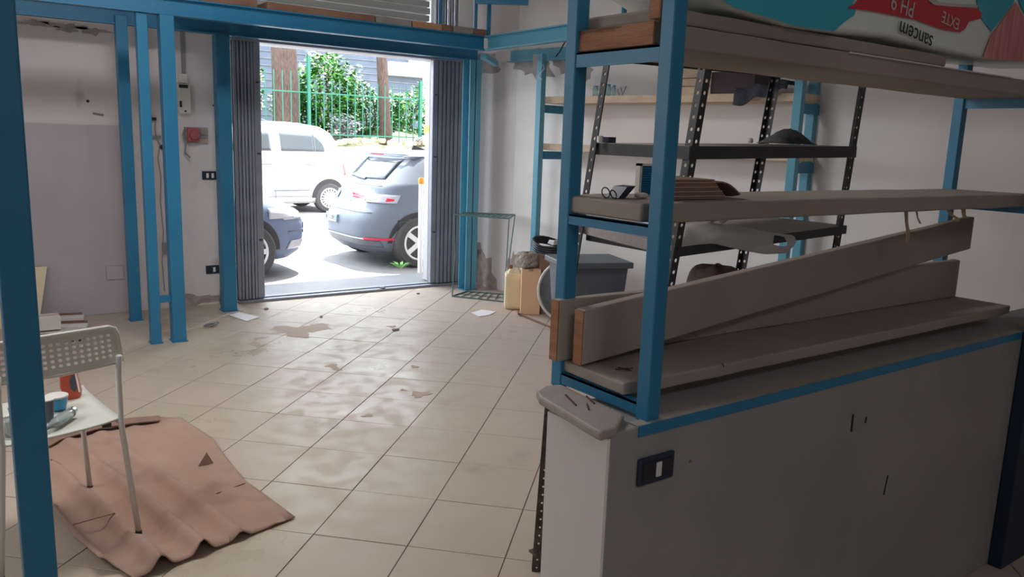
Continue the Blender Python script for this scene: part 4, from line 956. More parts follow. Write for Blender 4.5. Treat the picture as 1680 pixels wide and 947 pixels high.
# ------------------------------------------------------------------ left: slatted stack and board in the corner
for k in range(6):
    y0 = (513, 520, 527, 534, 541, 549)[k]
    a1 = az(50, y0+2, .05); b1 = az((134, 138, 142, 143, 143, 140)[k], y0-2, .05)
    mt = 'white_plastic' if k in (1, 3, 4) else 'brown_wood'
    d = (b1-a1).normalized(); nrm = Vector((-d.y, d.x, 0))
    tag(MB().bar(Vector((a1.x, a1.y, .025+.012*(k % 2))), Vector((b1.x, b1.y, .025+.012*(k % 2))), .10 if k != 0 else .05, .024).build('floor_slat', mt, bevel=.002),
        ('brown slat nearest the wall in the slat pile behind the chair', 'white slat, second from the wall in the slat pile', 'brown slat, third from the wall in the slat pile', 'white slat, fourth from the wall in the slat pile', 'white slat with split end just behind the chair back', 'brown slat closest to the chair back')[k], 'slat', 'slats piled behind the chair')
c = az(75, 553, 0); o = empty('white_carton', (c.x, c.y, 0), 'small white box on the slats behind the chair', 'box')
MB().box(c.x-.14, c.x+.10, c.y-.02, c.y+.12, .05, .145).build('carton', 'white_plastic', o, bevel=.004); MB().box(c.x-.14, c.x+.10, c.y+.045, c.y+.055, .145, .148).build('tape', 'tape', o)
p = ay(78, 441, 6.9); q = ay(62, 525, 6.6)
tag(MB().hexa([(-.3, 6.86, .0), (ay(63, 521, 6.86).x, 6.86, .0), (ay(63, 521, 6.86).x, 6.89, .0), (-.3, 6.89, .0)], [(-.3, 7.02, .42), (ay(78, 441, 7.02).x, 7.02, .42), (ay(78, 441, 7.02).x, 7.05, .42), (-.3, 7.05, .42)]).build('leaning_board', 'jerry', bevel=.003), 'pale yellowish board leaning on the wall behind the big post', 'board')

# ------------------------------------------------------------------ cardboard sheet on the floor
cbp = [(1.075, 2.872), (1.015, 3.29), (1.035, 3.85), (.985, 4.25), (.895, 4.30), (.60, 4.24), (.34, 4.24), (.30, 3.80), (.295, 3.36), (.33, 3.05), (.375, 2.84), (.43, 2.80), (.46, 2.715), (.55, 2.735), (.80, 2.80)]
o = empty('cardboard_sheet', (.65, 3.4, 0), 'large rippled brown cardboard sheet on the floor under the chair', 'cardboard')
def inside(x, y):
    c = False; n = len(cbp)
    for i in range(n):
        x1, y1 = cbp[i]; x2, y2 = cbp[(i+1) % n]
        if (y1 > y) != (y2 > y) and x < (x2-x1)*(y-y1)/(y2-y1)+x1: c = not c
    return c
def cbz(x, y):
    dip = 1-math.exp(-((x-.539)**2+(y-3.04)**2)/.0022)-math.exp(-((x-.453)**2+(y-3.557)**2)/.0022)
    u = x+.18*(y-3.4); rip = .5+.5*math.sin((u-.55)*2*PI/.155)
    fade = max(0, min(1, (1.02-x)/.30)); edge = 1.0
    return .006+.050*(rip**3.0)*fade*max(0, dip)*(0.6+.4*math.sin(y*2.1+x*3))+.003*math.sin(9*y+4*x)+.003
bmx = bmesh.new(); gx, gy = 60, 80; x0, x1, y0, y1 = .28, 1.10, 2.70, 4.32
bv = {}
poly = [bmx.verts.new((x, y, 0)) for x, y in cbp]; bmx.faces.new(poly)
for k in range(1, gx): bmesh.ops.bisect_plane(bmx, geom=bmx.verts[:]+bmx.edges[:]+bmx.faces[:], plane_co=(x0+(x1-x0)*k/gx, 0, 0), plane_no=(1, 0, 0))
for k in range(1, gy//4): bmesh.ops.bisect_plane(bmx, geom=bmx.verts[:]+bmx.edges[:]+bmx.faces[:], plane_co=(0, y0+(y1-y0)*k/(gy//4), 0), plane_no=(0, 1, 0))
for v in bmx.verts: v.co.z = cbz(v.co.x, v.co.y); 
me = bpy.data.meshes.new('sheet'); 
for v in bmx.verts: v.co -= Vector((.65, 3.4, 0))
bmx.to_mesh(me); bmx.free(); me.materials.append(MT['cardboard'])
for p_ in me.polygons: p_.use_smooth = True
so = bpy.data.objects.new('sheet', me); C.objects.link(so); so.parent = o; md = so.modifiers.new('s', 'SOLIDIFY'); md.thickness = .004; md.offset = 1
def onz(x, y, dz=.0): v = az(x, y, .012); return Vector((v.x, v.y, cbz(v.x, v.y)+dz))
for (a1, b1, wd) in (((355, 812), (402, 795), .006), ((84, 766), (100, 766), .008), ((120, 878), (190, 862), .006), ((90, 832), (95, 836), .008)):
    p, q = onz(*a1, .006), onz(*b1, .006); MB().bar(p, q, wd, .002).build('tear', 'brown_wood', o)
MB().prism([onz(262, 687, .012), onz(262, 694, .012), onz(215, 702, .014), onz(160, 712, .014), onz(100, 728, .012), onz(80, 738, .012), onz(80, 727, .012), onz(150, 700, .014), onz(200, 693, .014)], (0, 0, .006)).build('folded_edge', 'cardboard_dark', o)
p = onz(325, 768, .005); q = onz(350, 760, .005)
m = MB(); m.prism([p, p.lerp(q, 1.0), p.lerp(q, .8)+Vector((-.01, .02, .05))], (.002, .004, 0)); m.build('raised_flap', 'cardboard_dark', o)

# ------------------------------------------------------------------ chair
R0 = Vector((.503, 3.060, 0)); U = Vector((-.966, -.259, 0)); Fw = Vector((-.13, .99, 0)).normalized()
ch = empty('perforated_chair', (.35, 3.3, 0), 'off-white chair with a perforated back and thin metal legs', 'chair')
CW = .385
zs = lambda s: Vector((0, 0, s))
def P_(u, f, z): return R0+U*u+Fw*f+zs(z)
Lg = R0+U*CW
for sgn, base in ((0, R0), (1, Lg)):
    top = base+zs(.79); foot = az(228, 880, 0)-R0 if not sgn else (az(228, 880, 0)-R0)*.4+U*.05
    foot = Vector((foot.x, foot.y, 0))
    m = MB(); m.tube([base+foot+zs(.018), base+foot*.5+zs(.23), base+zs(.45), base+zs(.62), base-Fw*.02+zs(.70)], .0105, 8); m.build('leg', 'chair_leg', ch, smooth=True)
    MB().lathe(base+foot+zs(.001), [(.012, 0), (.012, .022)], 10).build('foot_cap', 'black_plastic', ch)
    b2 = az(148, 805, 0) if not sgn else P_(CW+.03, .52, 0); t2 = P_(.02, .44, .44) if not sgn else P_(CW-.02, .42, .44)
    MB().tube([Vector((b2.x, b2.y, .018)), t2], .010, 8).build('leg', 'chair_leg', ch, smooth=True)
    MB().lathe((b2.x, b2.y, .001), [(.012, 0), (.012, .02)], 10).build('foot_cap', 'black_plastic', ch)
# seat
def seatf(u, v): return P_(-.005+CW*u*1.02, .0+.46*v, .452+.010*(abs(u-.5)*2)**3-.008*math.sin(PI*v)+(.006 if v > .97 else 0))
MB().grid(seatf, 14, 14).build('seat', 'chair_white', ch, smooth=True, solid=.006)
for u in (0, 1): MB().tube([P_(CW*u, .03, .443), P_(CW*u, .43, .440)], .009, 8).build('seat_rail', 'chair_leg', ch)
MB().box(R0.x-.06, R0.x-.03, R0.y+.01, R0.y+.03, .432, .445).build('rubber_stop', 'black_plastic', ch)
# back with holes
NB, MBR = 17, 7
def backf(i, j):
    u = i/NB; v = j/MBR; z = .672+.125*v; fwd = .018*math.sin(PI*u)-.03*v
    uu = u
    return P_(-.012+(CW+.024)*uu, -fwd, z)
def hole(i, j): return .30 if (1 <= j <= 5 and 1 <= i <= NB-2) else 0
bk = MB(); bk.perforated(backf, NB, MBR, hole, 8)
bk.build('backrest', 'chair_white', ch, smooth=False, solid=.005)
# rolled rim round the back, with rounded top corners
rimp = [backf(0, 0), backf(0, 5.2), backf(.35, 6.5), backf(1.2, 7), backf(NB/2, 7.15), backf(NB-1.2, 7), backf(NB-.35, 6.5), backf(NB, 5.2), backf(NB, 0)]
MB().tube(rimp, .0085, 8).build('back_rim', 'chair_white', ch, smooth=True)
MB().tube([backf(0, 0), backf(NB/2, -.2), backf(NB, 0)], .006, 8).build('back_rim', 'chair_white', ch, smooth=True)
# things on the seat
sz = .452
def onseat(x, y, z=.455): return az(x, y, z)
c = onseat(115, 655)
o = empty('orange_packet', c, 'orange-red packet with a silver edge standing on the chair seat', 'packet')
def F2(x, y): v = ay(x, y, c.y); return v
P = [F2(97, 612), F2(121, 605), F2(132, 645), F2(131, 656), F2(122, 663), F2(107, 661), F2(98, 638)]
MB().prism([v+Vector((0,0,.004)) for v in P], (.012, .035, 0)).build('packet_body', 'orange_pack', o, bevel=.005)
P = [F2(120, 604), F2(123, 604), F2(132, 645), F2(129, 645)]; MB().prism([v+Vector((0,-.002,.004)) for v in P], (.0, .036, 0)).build('foil_seam', 'chrome', o)
P = [F2(114, 625), F2(119, 617), F2(123, 620), F2(126, 640), F2(122, 645), F2(116, 640)]; MB().prism([v+Vector((0,-.001,.004)) for v in P], (0, -.001, 0)).build('printed_oval', 'grey_plastic', o)
q = F2(119, 598); MB().lathe(q+Vector((0, 0, -.012)), [(.004, 0), (.007, .008), (.004, .016)], 10).build('cap', 'white_switch', o)
c = onseat(94, 670, .455); o = empty('blue_pot', c, 'small bright blue pot with a pale lid beside the packet', 'pot')
MB().lathe(c, [(.030, 0), (.037, .035), (.038, .045)], 18).build('pot', 'cup_blue', o, smooth=False); MB().lathe(c+zs(.045), [(.040, 0), (.040, .006), (.036, .008)], 18).build('lid', 'white_plastic', o)
c = onseat(78, 688, .455); o = empty('grey_cup', c, 'grey cup half hidden behind the big blue post', 'cup')
MB().lathe(c, [(.020, 0), (.026, .07), (.025, .072)], 16).build('cup', 'grey_plastic', o); MB().lathe(c+zs(.072), [(.027, 0), (.027, .004)], 16).build('rim', 'white_plastic', o)
p, q = onseat(82, 700, .475), onseat(118, 676, .475)
o = empty('clear_bottle', p, 'clear plastic bottle lying on its side on the seat edge', 'bottle')
d = (q-p); MB().lathe(p, [(.006, -.02), (.008, .0), (.017, .03), (.019, .05), (.019, d.length*.85), (.012, d.length)], 16, d).build('bottle', 'clear_plastic', o, smooth=True)
MB().lathe(q-d.normalized()*.01, [(.0195, 0), (.017, .02)], 12, d).build('base', 'chrome', o)
for i, (x, y, r, h_, mt, lb) in enumerate(((2, 640, .03, .06, 'clear_plastic', 'clear glass on the chair left of the big post'), (10, 660, .024, .05, 'white_plastic', 'small white cup left of the big post'), (14, 690, .022, .05, 'clear_plastic', 'clear tumbler low at the left picture edge'))):
    c = P_(.33-.02*i, .10+.07*i, .455); o = empty('small_glass', c, lb, 'glass'); MB().lathe(c, [(r*.8, 0), (r, h_), (r*.95, h_+.001)], 14).build('glass', mt, o, smooth=True); MB().tube([c+Vector((r*math.cos(t), r*math.sin(t), h_)) for t in [k*PI/7 for k in range(14)]], .002, 5, True).build('rim', mt, o)

# ------------------------------------------------------------------ outdoors
tag(MB().box(-25, 35, 7.86, 18.5, -.3, -.12).build('street', 'asphalt', origin=(3, 12, -.12)), kind='structure')
stp = tag(MB().prism([(2.16, FY+.06, -.16), (4.42, FY+.06, -.16), (4.42, FY+.30, -.16), (4.93, FY+.30, -.16), (4.93, 7.855, -.16), (1.62, 7.855, -.16), (1.62, FY+.30, -.16), (2.16, FY+.30, -.16)], (0, 0, .148)).build('door_step', 'marble_step', bevel=.006), 'wide grey marble step outside the doorway', 'step')
tag(MB().box(-25, 1.6, FY+.28, 7.86, -.3, -.03).build('pavement_left', 'asphalt'), kind='structure'); tag(MB().box(4.95, 35, FY+.28, 7.86, -.3, -.03).build('pavement_right', 'asphalt'), kind='structure')
fc = MB(); fc.box(-15, -1.1, FY+.1, FY+.28, -.2, 9); fc.box(4.9, 20, FY+.1, FY+.28, -.2, 9); fc.box(-1.1, 4.9, FY+.1, FY+.28, ZC+.1, 9); fc.box(-3, 8, FY+.28, FY+2.1, 3.1, 3.3)  # last box is an unseen overhang added to keep sun off the doorway
tag(fc.build('facade', 'facade'), kind='structure')
tag(MB().box(-25, 35, 18.5, 18.75, -.2, 1.17).build('garden_wall', 'garden_wall'), 'low rough stone garden wall across the street', 'wall')
g = MB(); R = random.Random(3)
def ter(u, v): return Vector((-10+36*u, 18.7+9*v, 1.1+.45*min(1, v*4)+.12*math.sin(31*u+9*v)*(v > .01)+.06*math.sin(90*u)))
tag(MB().grid(ter, 90, 14).build('garden_ground', 'soil', smooth=True), kind='structure')
# stones on the bank
st_ = MB()
for i in range(26):
    x = 8.2+.17*i+R.uniform(-.05, .05); r = R.uniform(.06, .13); y = 18.95+R.uniform(0, .45)
    st_.grid(sk(x, y, 1.22+.25*(y-18.95)+r*.3, r, r*.8, r*.6), 10, 6, True)
tag(st_.build('bank_stones', 'soil', smooth=True), 'pale rubble stones strewn on the bank behind the garden wall', 'stones', kind='stuff')
# fence
fe = empty('picket_fence', (9, 19.4, 1.3), 'tall green metal railing fence along the garden', 'fence')
for X, zt_ in ((5.6, 3.35), (7.78, 3.35), (10.9, 2.95), (14.0, 2.95)): MB().box(X-.035, X+.035, 19.36, 19.44, 1.2, zt_).build('fence_post', 'fence_green', fe)
k = 0; X = 4.6
while X < 14:
    MB().box(X-.010, X+.010, 19.39, 19.41, 1.3, 2.95 if X < 7.78 else 2.78).build('picket', 'fence_green', fe); X += .21
for z in (1.45, 2.45): MB().box(4.5, 14, 19.385, 19.415, z, z+.03).build('rail', 'fence_green', fe)
def trunk(x, y, z0, z1, r0, r1, label, seed):
    R = random.Random(seed); pts = []; rs = []
    for k in range(10):
        f = k/9; pts.append((x+.10*math.sin(3*f+seed), y+.08*math.sin(2*f), z0+(z1-z0)*f)); rs.append(r0+(r1-r0)*f+(.10*r0 if k == 5 else 0)+(.35*r0 if k == 0 else 0))
    o = empty('tree', (x, y, z0), label, 'tree'); MB().tube(pts, rs, 14).build('trunk', 'bark', o, smooth=True)
    return o
def leaves(cx, cy, cz, rx, ry, rz, n, size, mt, parent, seed, name='foliage'):
    R = random.Random(seed); m = MB(); vs = []; fs = []
    for k in range(n):
        while True:
            a, b, c_ = R.uniform(-1, 1), R.uniform(-1, 1), R.uniform(-1, 1); d = a*a+b*b+c_*c_
            if .25 < d < 1: break
        lump = 1+.22*math.sin(7*a+seed)*math.sin(6*c_+2*seed)
        p = Vector((cx+rx*a*lump, cy+ry*b*lump, cz+rz*c_*lump)); s = size*R.uniform(.6, 1.3)
        u = Vector((R.uniform(-1,1), R.uniform(-1,1), R.uniform(-.5,.5))).normalized(); w = u.cross(Vector((R.uniform(-.4,.4), R.uniform(-.8,.2), 1))).normalized()
        b0 = len(vs); vs += [p-u*s*.6, p+w*s*.35, p+u*s*.6, p-w*s*.35]; fs.append((b0, b0+1, b0+2, b0+3))
    m._add(vs, fs); return m.build(name, mt, parent)
t1 = trunk(7.30, 19.9, 1.2, 6.5, .34, .26, 'thick brown tree trunk behind the white hatchback', 1); leaves(6.9, 20.3, 7.2, 1.4, 1.4, 1.3, 1800, .22, 'leaf_b', t1, 11)
t2 = trunk(10.05, 19.9, 1.2, 6.5, .16, .13, 'slim brown tree trunk on the right behind the fence', 2); leaves(10.6, 20.5, 7.3, 1.4, 1.4, 1.3, 1600, .22, 'leaf_b', t2, 12)
def shrub(cx, cy, cz, rx, ry, rz, n, size, mt, label, seed):
    o = empty('shrub', (cx, cy, 1.3), label, 'shrub'); R = random.Random(seed)
    for k in range(3): MB().tube([(cx+.1*k, cy, 1.25), (cx+R.uniform(-.3,.3)*rx, cy, cz), (cx+R.uniform(-.5,.5)*rx, cy, cz+rz*.6)], .02, 5).build('stem', 'bark', o)
    leaves(cx, cy, cz, rx, ry, rz, n, size, mt, o, seed)
    return o
shrub(8.75, 20.7, 2.5, 1.05, .7, 1.15, 3200, .13, 'leaf_a', 'bright green leafy shrub right of the thick trunk', 21)
shrub(6.1, 20.6, 2.4, .95, .7, 1.3, 2600, .13, 'leaf_a', 'green shrub left of the thick trunk above the white car', 22)
shrub(8.0, 20.9, 1.9, .7, .5, .9, 1500, .12, 'leaf_b', 'dark green bush low beside the fence post', 23)
shrub(8.9, 19.85, 1.65, .42, .3, .38, 900, .07, 'flower', 'white flowering bush at the foot of the fence', 24)
shrub(10.1, 20.9, 2.0, 1.0, .6, .85, 2600, .12, 'leaf_c', 'pale green hedge behind the slim trunk', 25)
shrub(11.6, 20.9, 1.95, 1.1, .6, .95, 2600, .12, 'leaf_a', 'green hedge at the right end of the fence', 26)
shrub(11.2, 19.2, 1.35, .7, .25, .28, 900, .07, 'flower', 'pale trailing plant spilling over the garden wall', 27)
shrub(4.6, 21.2, 2.4, 1.2, .7, 1.4, 1500, .15, 'leaf_b', 'dense shrub at the far left beyond the fence', 28)
# building
hs = empty('apartment_building', (12, 26, 0), 'pale blue building with red window bands behind the trees', 'building')
MB().box(4, 26, 26, 30, 0, 7).build('wall', 'house_blue', hs)
for k in range(22): MB().box(4, 26, 25.97, 26, 2.0+.22*k, 2.03+.22*k).build('siding_joint', 'grey_plastic', hs)
for (xa, xb) in ((14.1, 15.2), (15.7, 17.3)):
    w_ = MB().box(xa, xb, 25.9, 26, 4.0, 4.7).build('window', 'house_cream', hs); MB().box(xa+.08, xb-.08, 25.86, 25.9, 4.25, 4.55).build('pane', 'house_red', w_)
MB().box(13.2, 18, 25.7, 26, 3.55, 4.0).build('balcony', 'house_cream', hs); MB().box(13.2, 18, 25.68, 25.7, 4.7, 4.9).build('awning', 'house_red', hs)
tag(MB().box(12.35, 12.42, 21.8, 21.87, 1.3, 6).build('lamp_pole', 'pole_white'), 'thin pale pole standing behind the fence on the right', 'pole')

# ---- cars
def car(name, label, cx, cy, zr, head, L, levels, paint, n_exp=5.0):
    o = empty(name, (cx+head*L/2, cy, zr), label, 'car')
    def tr(x, y, z): return Vector((cx+head*x, cy+head*y, zr+z))
    def lv(z):
        for k in range(len(levels)-1):
            if levels[k][0] <= z <= levels[k+1][0]:
                f = (z-levels[k][0])/(levels[k+1][0]-levels[k][0]); return [levels[k][i]+(levels[k+1][i]-levels[k][i])*f for i in range(4)]
        return list(levels[-1] if z > levels[-1][0] else levels[0])
    zz = []
    for k in range(len(levels)-1):
        st = max(1, int(max(abs(levels[k+1][0]-levels[k][0])/.06, abs(levels[k+1][2]-levels[k][2])/.3)))
        zz += [levels[k][0]+(levels[k+1][0]-levels[k][0])*j/st for j in range(st)]
    zz.append(levels[-1][0]); N_ = 64; m = MB(); vs = []
    for z in zz:
        _, xr, xf, hw = lv(z); xc, a_, = (xr+xf)/2, (xf-xr)/2
        for k in range(N_):
            t = 2*PI*k/N_; c_, s_ = math.cos(t), math.sin(t); e = 2/n_exp
            vs.append(tr(xc+a_*math.copysign(abs(c_)**e, c_), hw*math.copysign(abs(s_)**e, s_), z))
    fs = []
    for j in range(len(zz)-1):
        for k in range(N_): fs.append((j*N_+k, j*N_+(k+1) % N_, (j+1)*N_+(k+1) % N_, (j+1)*N_+k))
    fs += [tuple(range(N_-1, -1, -1)), tuple(range((len(zz)-1)*N_, len(zz)*N_))]
    m._add(vs, fs); m.build('body', paint, o, smooth=True)
    def side(x, z, s=-1, off=.006):
        _, xr, xf, hw = lv(z); xc, a_ = (xr+xf)/2, (xf-xr)/2; q = max(0, 1-abs((x-xc)/a_)**n_exp)**(1/n_exp); return tr(x, s*head*(hw*q+off) if 1 else 0, z)
    def rear(y, z, off=.006, front=False):
        _, xr, xf, hw = lv(z); xc, a_ = (xr+xf)/2, (xf-xr)/2; q = max(0, 1-abs(y/hw)**n_exp)**(1/n_exp); return tr(xc+(a_*q+off)*(1 if front else -1), y, z)
    def side_patch(nm, mt, xs, lo, hi, off=.006, parent=None, nv=6):
        m = MB(); m.grid(lambda u, v: side(xs[0]+(xs[1]-xs[0])*u, lo(u)+(hi(u)-lo(u))*v, -1, off), 18, nv); return m.build(nm, mt, parent or o, smooth=True, solid=.004)
    def rear_patch(nm, mt, ys, lo, hi, off=.006, front=False):
        m = MB(); m.grid(lambda u, v: rear(ys[0]+(ys[1]-ys[0])*u, lo(u)+(hi(u)-lo(u))*v, off, front), 16, 5); return m.build(nm, mt, o, smooth=True, solid=.004)
    def wheel(x, r, spokes, far=False):
        s = 1 if far else -1
        _, xr, xf, hw = lv(r)
        yo = s*head*(hw+.012); c_ = tr(x, yo*1.0 if 0 else s*head*(hw+.015), r); ax_ = Vector((0, s, 0))
        w = empty_child('wheel', c_, o)
        MB().lathe(c_, [(r*.66, -.02), (r*.70, .004), (r*.93, 0), (r, -.02), (r, -.19), (r*.8, -.21)], 40, ax_).build('tyre', 'tyre', w, smooth=False)
        MB().tube([c_+ax_*.004+Vector((math.cos(t), 0, math.sin(t)))*r*.66 for t in [k*PI/18 for k in range(36)]], .014, 6, True).build('rim_ring', 'rim', w, smooth=True)
        MB().lathe(c_, [(r*.64, -.05), (r*.64, -.045)], 30, ax_).build('disc', 'arch_black', w)
        m = MB()
        for k in range(spokes):
            t = 2*PI*k/spokes; d = Vector((math.cos(t), 0, math.sin(t))); m.bar(c_+d*.03-ax_*.01, c_+d*r*.64-ax_*.005, .018, .03 if spokes > 8 else .06, ax_.cross(d))
        m.lathe(c_-ax_*.02, [(.06, 0), (.05, .02)], 14, ax_); m.build('spokes', 'rim', w)
        return w
    return o, tr, lv, side, rear, side_patch, rear_patch, wheel
def empty_child(name, loc, parent):
    o = bpy.data.objects.new(name, None); C.objects.link(o); o.parent = parent; o.location = Vector(loc)-WO[parent.name]; WO[o.name] = Vector(loc); return o
def arch(side, o, x, r, R_):                # wheel-arch lining, a half ring patch
    m = MB(); vs = []; n = 24
    for k in range(n+1):
        t = PI*k/n
        for rr in (0.0, R_): 
            xx = x+rr*math.cos(t)*1.0; z = max(.19, r+rr*math.sin(t)); vs.append(side(xx, z, -1, .008))
    m._add(vs, [(2*k, 2*k+1, 2*k+3, 2*k+2) for k in range(n)]); m.build('wheel_arch', 'arch_black', o)
# white hatchback heading left
LV = [(.20, .10, 4.1, .80), (.32, .02, 4.15, .86), (.75, .0, 4.15, .875), (.95, .05, 4.0, .86), (1.12, .10, 3.45, .845), (1.20, .12, 3.25, .83), (1.45, .22, 2.85, .755), (1.62, .34, 2.55, .70), (1.74, .55, 2.2, .62), (1.80, .95, 1.8, .45), (1.82, 1.2, 1.6, .25)]
w_, tr, lv, side, rear, sp, rp, wheel = car('parked_car', 'white hatchback parked across the street, side on', 7.27, 16.62, -.12, -1, 4.15, LV, 'car_white', 6)
arch(side, w_, .52, .31, .385); arch(side, w_, 3.3, .31, .385); wheel(.52, .30, 18); wheel(3.3, .30, 18); wheel(.52, .30, 18, True); wheel(3.3, .30, 18, True)
sp('rear_quarter_glass', 'car_glass_pale', (.60, .79), lambda u: 1.245, lambda u: 1.245+.33*(max(0, u))**.45+.0, .008); sp('rear_door_glass', 'car_glass_pale', (.82, 1.52), lambda u: 1.245, lambda u: 1.585+.035*u, .008); sp('front_door_glass', 'car_glass', (1.72, 2.6), lambda u: 1.245, lambda u: 1.61-.30*u**2, .008)
sp('glass_frame', 'grey_plastic', (.795, .815), lambda u: 1.245, lambda u: 1.59, .010); sp('door_seam', 'grey_plastic', (1.66, 1.668), lambda u: .32, lambda u: 1.60, .007); sp('door_seam', 'grey_plastic', (.86, .868), lambda u: .80, lambda u: 1.20, .007)
sp('rubbing_strip', 'grey_plastic', (.95, 1.70), lambda u: .455, lambda u: .475, .010); sp('sill_seam', 'grey_plastic', (.9, 3.0), lambda u: .34, lambda u: .352, .007)
sp('door_handle', 'grey_plastic', (.90, 1.06), lambda u: .975, lambda u: .995, .02); sp('door_handle', 'grey_plastic', (1.74, 1.92), lambda u: .975, lambda u: .995, .02)
sp('tail_light', 'lamp_red', (.045, .14), lambda u: .80-.05*u, lambda u: 1.02+.0*u, .012); sp('side_panel_light', 'lamp_clear', (.20, .34), lambda u: .86, lambda u: .94, .008)
ant = MB(); ant.tube([tr(1.5, 0, 1.82), tr(2.1, 0, 2.0)], .008, 5); ant.build('aerial', 'grey_plastic', w_)
# grey hatchback seen from behind, heading right
LV = [(.17, .16, 3.95, .74), (.26, .05, 4.02, .83), (.38, .0, 4.05, .86), (.58, .0, 4.05, .87), (.70, .06, 4.0, .87), (.74, .10, 3.98, .865), (.92, .20, 3.9, .86), (1.00, .25, 3.2, .84), (1.04, .30, 3.0, .82), (1.28, .52, 2.5, .68), (1.36, .60, 2.2, .62), (1.39, .58, 2.0, .58), (1.42, .75, 1.8, .48), (1.44, 1.0, 1.6, .3)]
g_, tr, lv, side, rear, sp, rp, wheel = car('parked_car', 'silver-grey hatchback seen from behind near the doorway', 4.27, 9.60, -.12, 1, 4.05, LV, 'car_grey', 5)
arch(side, g_, .66, .31, .385); arch(side, g_, 3.25, .31, .385); wheel(.66, .315, 5); wheel(3.25, .315, 5); wheel(.66, .315, 5, True); wheel(3.25, .315, 5, True)
rp('rear_glass', 'car_glass', (-.50, .56), lambda u: 1.07+.03*abs(u-.5), lambda u: 1.33, .010); rp('spoiler', 'car_grey', (-.60, .62), lambda u: 1.335, lambda u: 1.372, .07); rp('brake_light', 'lamp_red', (-.12, .26), lambda u: 1.372, lambda u: 1.388, .06)
rp('rear_wiper', 'black_plastic', (-.05, .28), lambda u: 1.06+.02*u, lambda u: 1.08+.02*u, .022); rp('tailgate_seam', 'grey_plastic', (-.62, .62), lambda u: .675, lambda u: .685, .012); rp('hatch_crease', 'grey_plastic', (-.56, .60), lambda u: 1.00, lambda u: 1.006, .012)
rp('number_plate', 'white_switch', (.10, .50), lambda u: .50, lambda u: .605, .020); rp('plate_band', 'cup_blue', (.46, .50), lambda u: .50, lambda u: .605, .026); rp('plate_band', 'cup_blue', (.10, .13), lambda u: .50, lambda u: .605, .026)
rp('tail_light', 'lamp_clear', (-.76, -.42), lambda u: .80, lambda u: .90, .014); rp('tail_light', 'lamp_clear', (.42, .78), lambda u: .80, lambda u: .90, .014); sp('tail_light', 'lamp_red', (.15, .36), lambda u: .80+.03*u, lambda u: .89-.04*u, .012)
rp('lower_bumper', 'grey_plastic', (-.70, .70), lambda u: .26, lambda u: .34, .010); rp('reflector', 'lamp_red', (-.80, -.55), lambda u: .345, lambda u: .375, .016); rp('chrome_trim', 'rim', (-.66, .66), lambda u: .345, lambda u: .362, .012)
rp('side_vent', 'black_plastic', (-.845, -.80), lambda u: .40+.1*u, lambda u: .60, .012)
p = rear(.02, .80, .02); MB().lathe(p, [(.045, 0), (.04, .008)], 4, (-1, 0, 0)).build('emblem', 'rim', g_)
MB().prism([tr(1.0, 0, 1.44), tr(1.25, 0, 1.44), tr(1.03, 0, 1.50)], (0, .02, 0)).build('roof_fin', 'arch_black', g_)
def plate_text(body, base, size):
    c = bpy.data.curves.new('plate_text', 'FONT'); c.body = body; c.size = size; c.extrude = .001; c.align_x = 'CENTER'; c.align_y = 'CENTER'; c.materials.append(MT['bag_ink'])
    o_ = bpy.data.objects.new('plate_text', c); C.objects.link(o_); o_.parent = g_
    o_.matrix_local = Matrix.Translation(base-WO[g_.name]) @ Matrix.Rotation(-PI/2, 4, 'Z') @ Matrix.Rotation(PI/2, 4, 'X')
    return meshed(o_)
plate_text('GX 528EC', rear(.30, .552, .029), .085)
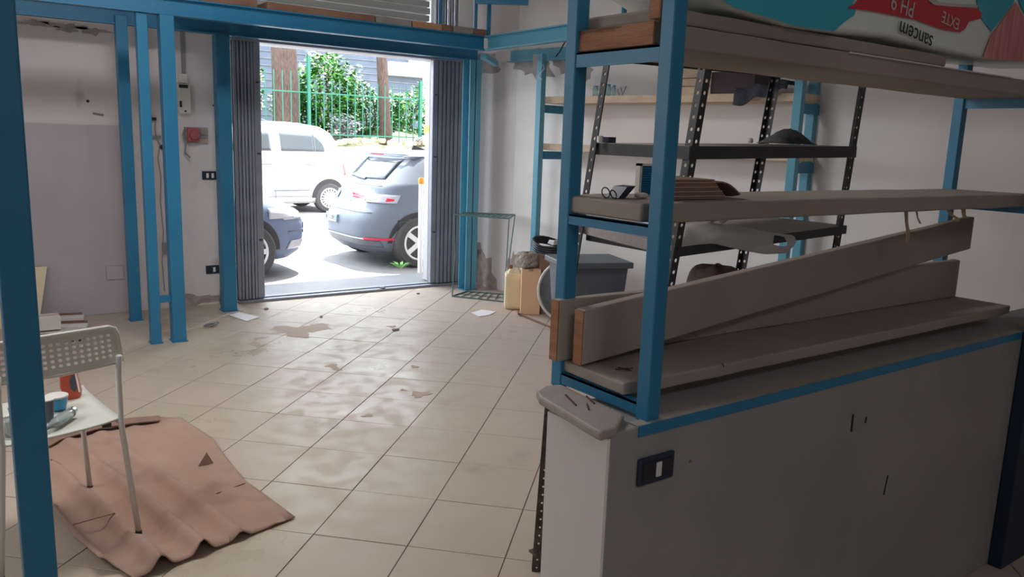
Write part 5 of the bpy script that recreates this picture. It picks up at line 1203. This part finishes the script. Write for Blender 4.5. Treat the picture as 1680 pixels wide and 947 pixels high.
# blue-grey car nose at left, heading right
LV = [(.18, .12, 3.85, .76), (.26, .05, 3.95, .84), (.40, .0, 4.0, .86), (.60, .0, 4.0, .87), (.72, .05, 3.93, .87), (.84, .12, 3.72, .86), (.92, .16, 3.35, .84), (.98, .2, 2.95, .82), (1.28, .5, 2.45, .68), (1.40, .75, 2.0, .58), (1.45, 1.1, 1.6, .3)]
b_, tr, lv, side, rear, sp, rp, wheel = car('parked_car', 'nose of a pale blue-grey car at the left of the doorway', -.40, 9.60, -.12, 1, 4.0, LV, 'car_blue', 4.2)
arch(side, b_, 3.20, .31, .385); arch(side, b_, .7, .31, .385); wheel(3.20, .31, 7); wheel(.7, .31, 7); wheel(3.20, .31, 7, True); wheel(.7, .31, 7, True)
sp('headlight', 'lamp_clear', (3.45, 3.78), lambda u: .66, lambda u: .78-.02*u, .010); rp('grille', 'arch_black', (-.45, .45), lambda u: .45, lambda u: .58, .012, True); rp('fog_lamp', 'lamp_clear', (-.72, -.52), lambda u: .30, lambda u: .40, .014, True); rp('bumper_crease', 'grey_plastic', (-.74, .74), lambda u: .50, lambda u: .512, .010, True)
rp('headlight', 'lamp_clear', (.5, .76), lambda u: .64, lambda u: .76, .012, True); rp('headlight', 'lamp_clear', (-.76, -.5), lambda u: .64, lambda u: .76, .012, True)
sp('side_glass', 'car_glass', (1.0, 2.5), lambda u: 1.02, lambda u: 1.33-.2*u**3, .008)
# posts at the right of the doorway outside
o = empty('bollard', (4.48, 7.93, -.12), 'white bollard post with an orange cap outside the doorway', 'bollard')
MB().lathe((4.475, 7.92, -.02), [(.028, 0), (.028, 1.0), (.024, 1.002)], 16).build('pole', 'pole_white', o, smooth=False); MB().lathe((4.475, 7.92, .98), [(.034, 0), (.036, .05), (.022, .07)], 16).build('cap', 'pole_orange', o)
o = empty('drain_pipe', (4.30, 7.45, 0), 'grey jamb pipe with a yellow band outside the right gate', 'pipe')
MB().box(4.245, 4.36, 7.36, 7.46, -.01, 2.9).build('pipe', 'pipe_grey', o, bevel=.008)
p = ay(700, 210, 7.36); MB().box(4.24, 4.365, 7.355, 7.465, p.z-.05, p.z+.02).build('band', 'yellow', o)
c = az(657, 441, -.012); o = empty('weed', (c.x, c.y, -.012), 'small green weed growing at the edge of the step', 'weed')
for k in range(7):
    t = k*2*PI/7; d = Vector((math.cos(t), math.sin(t), 0)); cc_ = Vector((c.x, c.y, -.012))
    m = MB(); m._add([cc_, cc_+d*.07+Vector((-.02*d.y, .02*d.x, .06)), cc_+d*.13+zs(.07), cc_+d*.07+Vector((.02*d.y, -.02*d.x, .06))], [(0, 1, 2, 3)]); m.build('leaf', 'leaf_a', o)
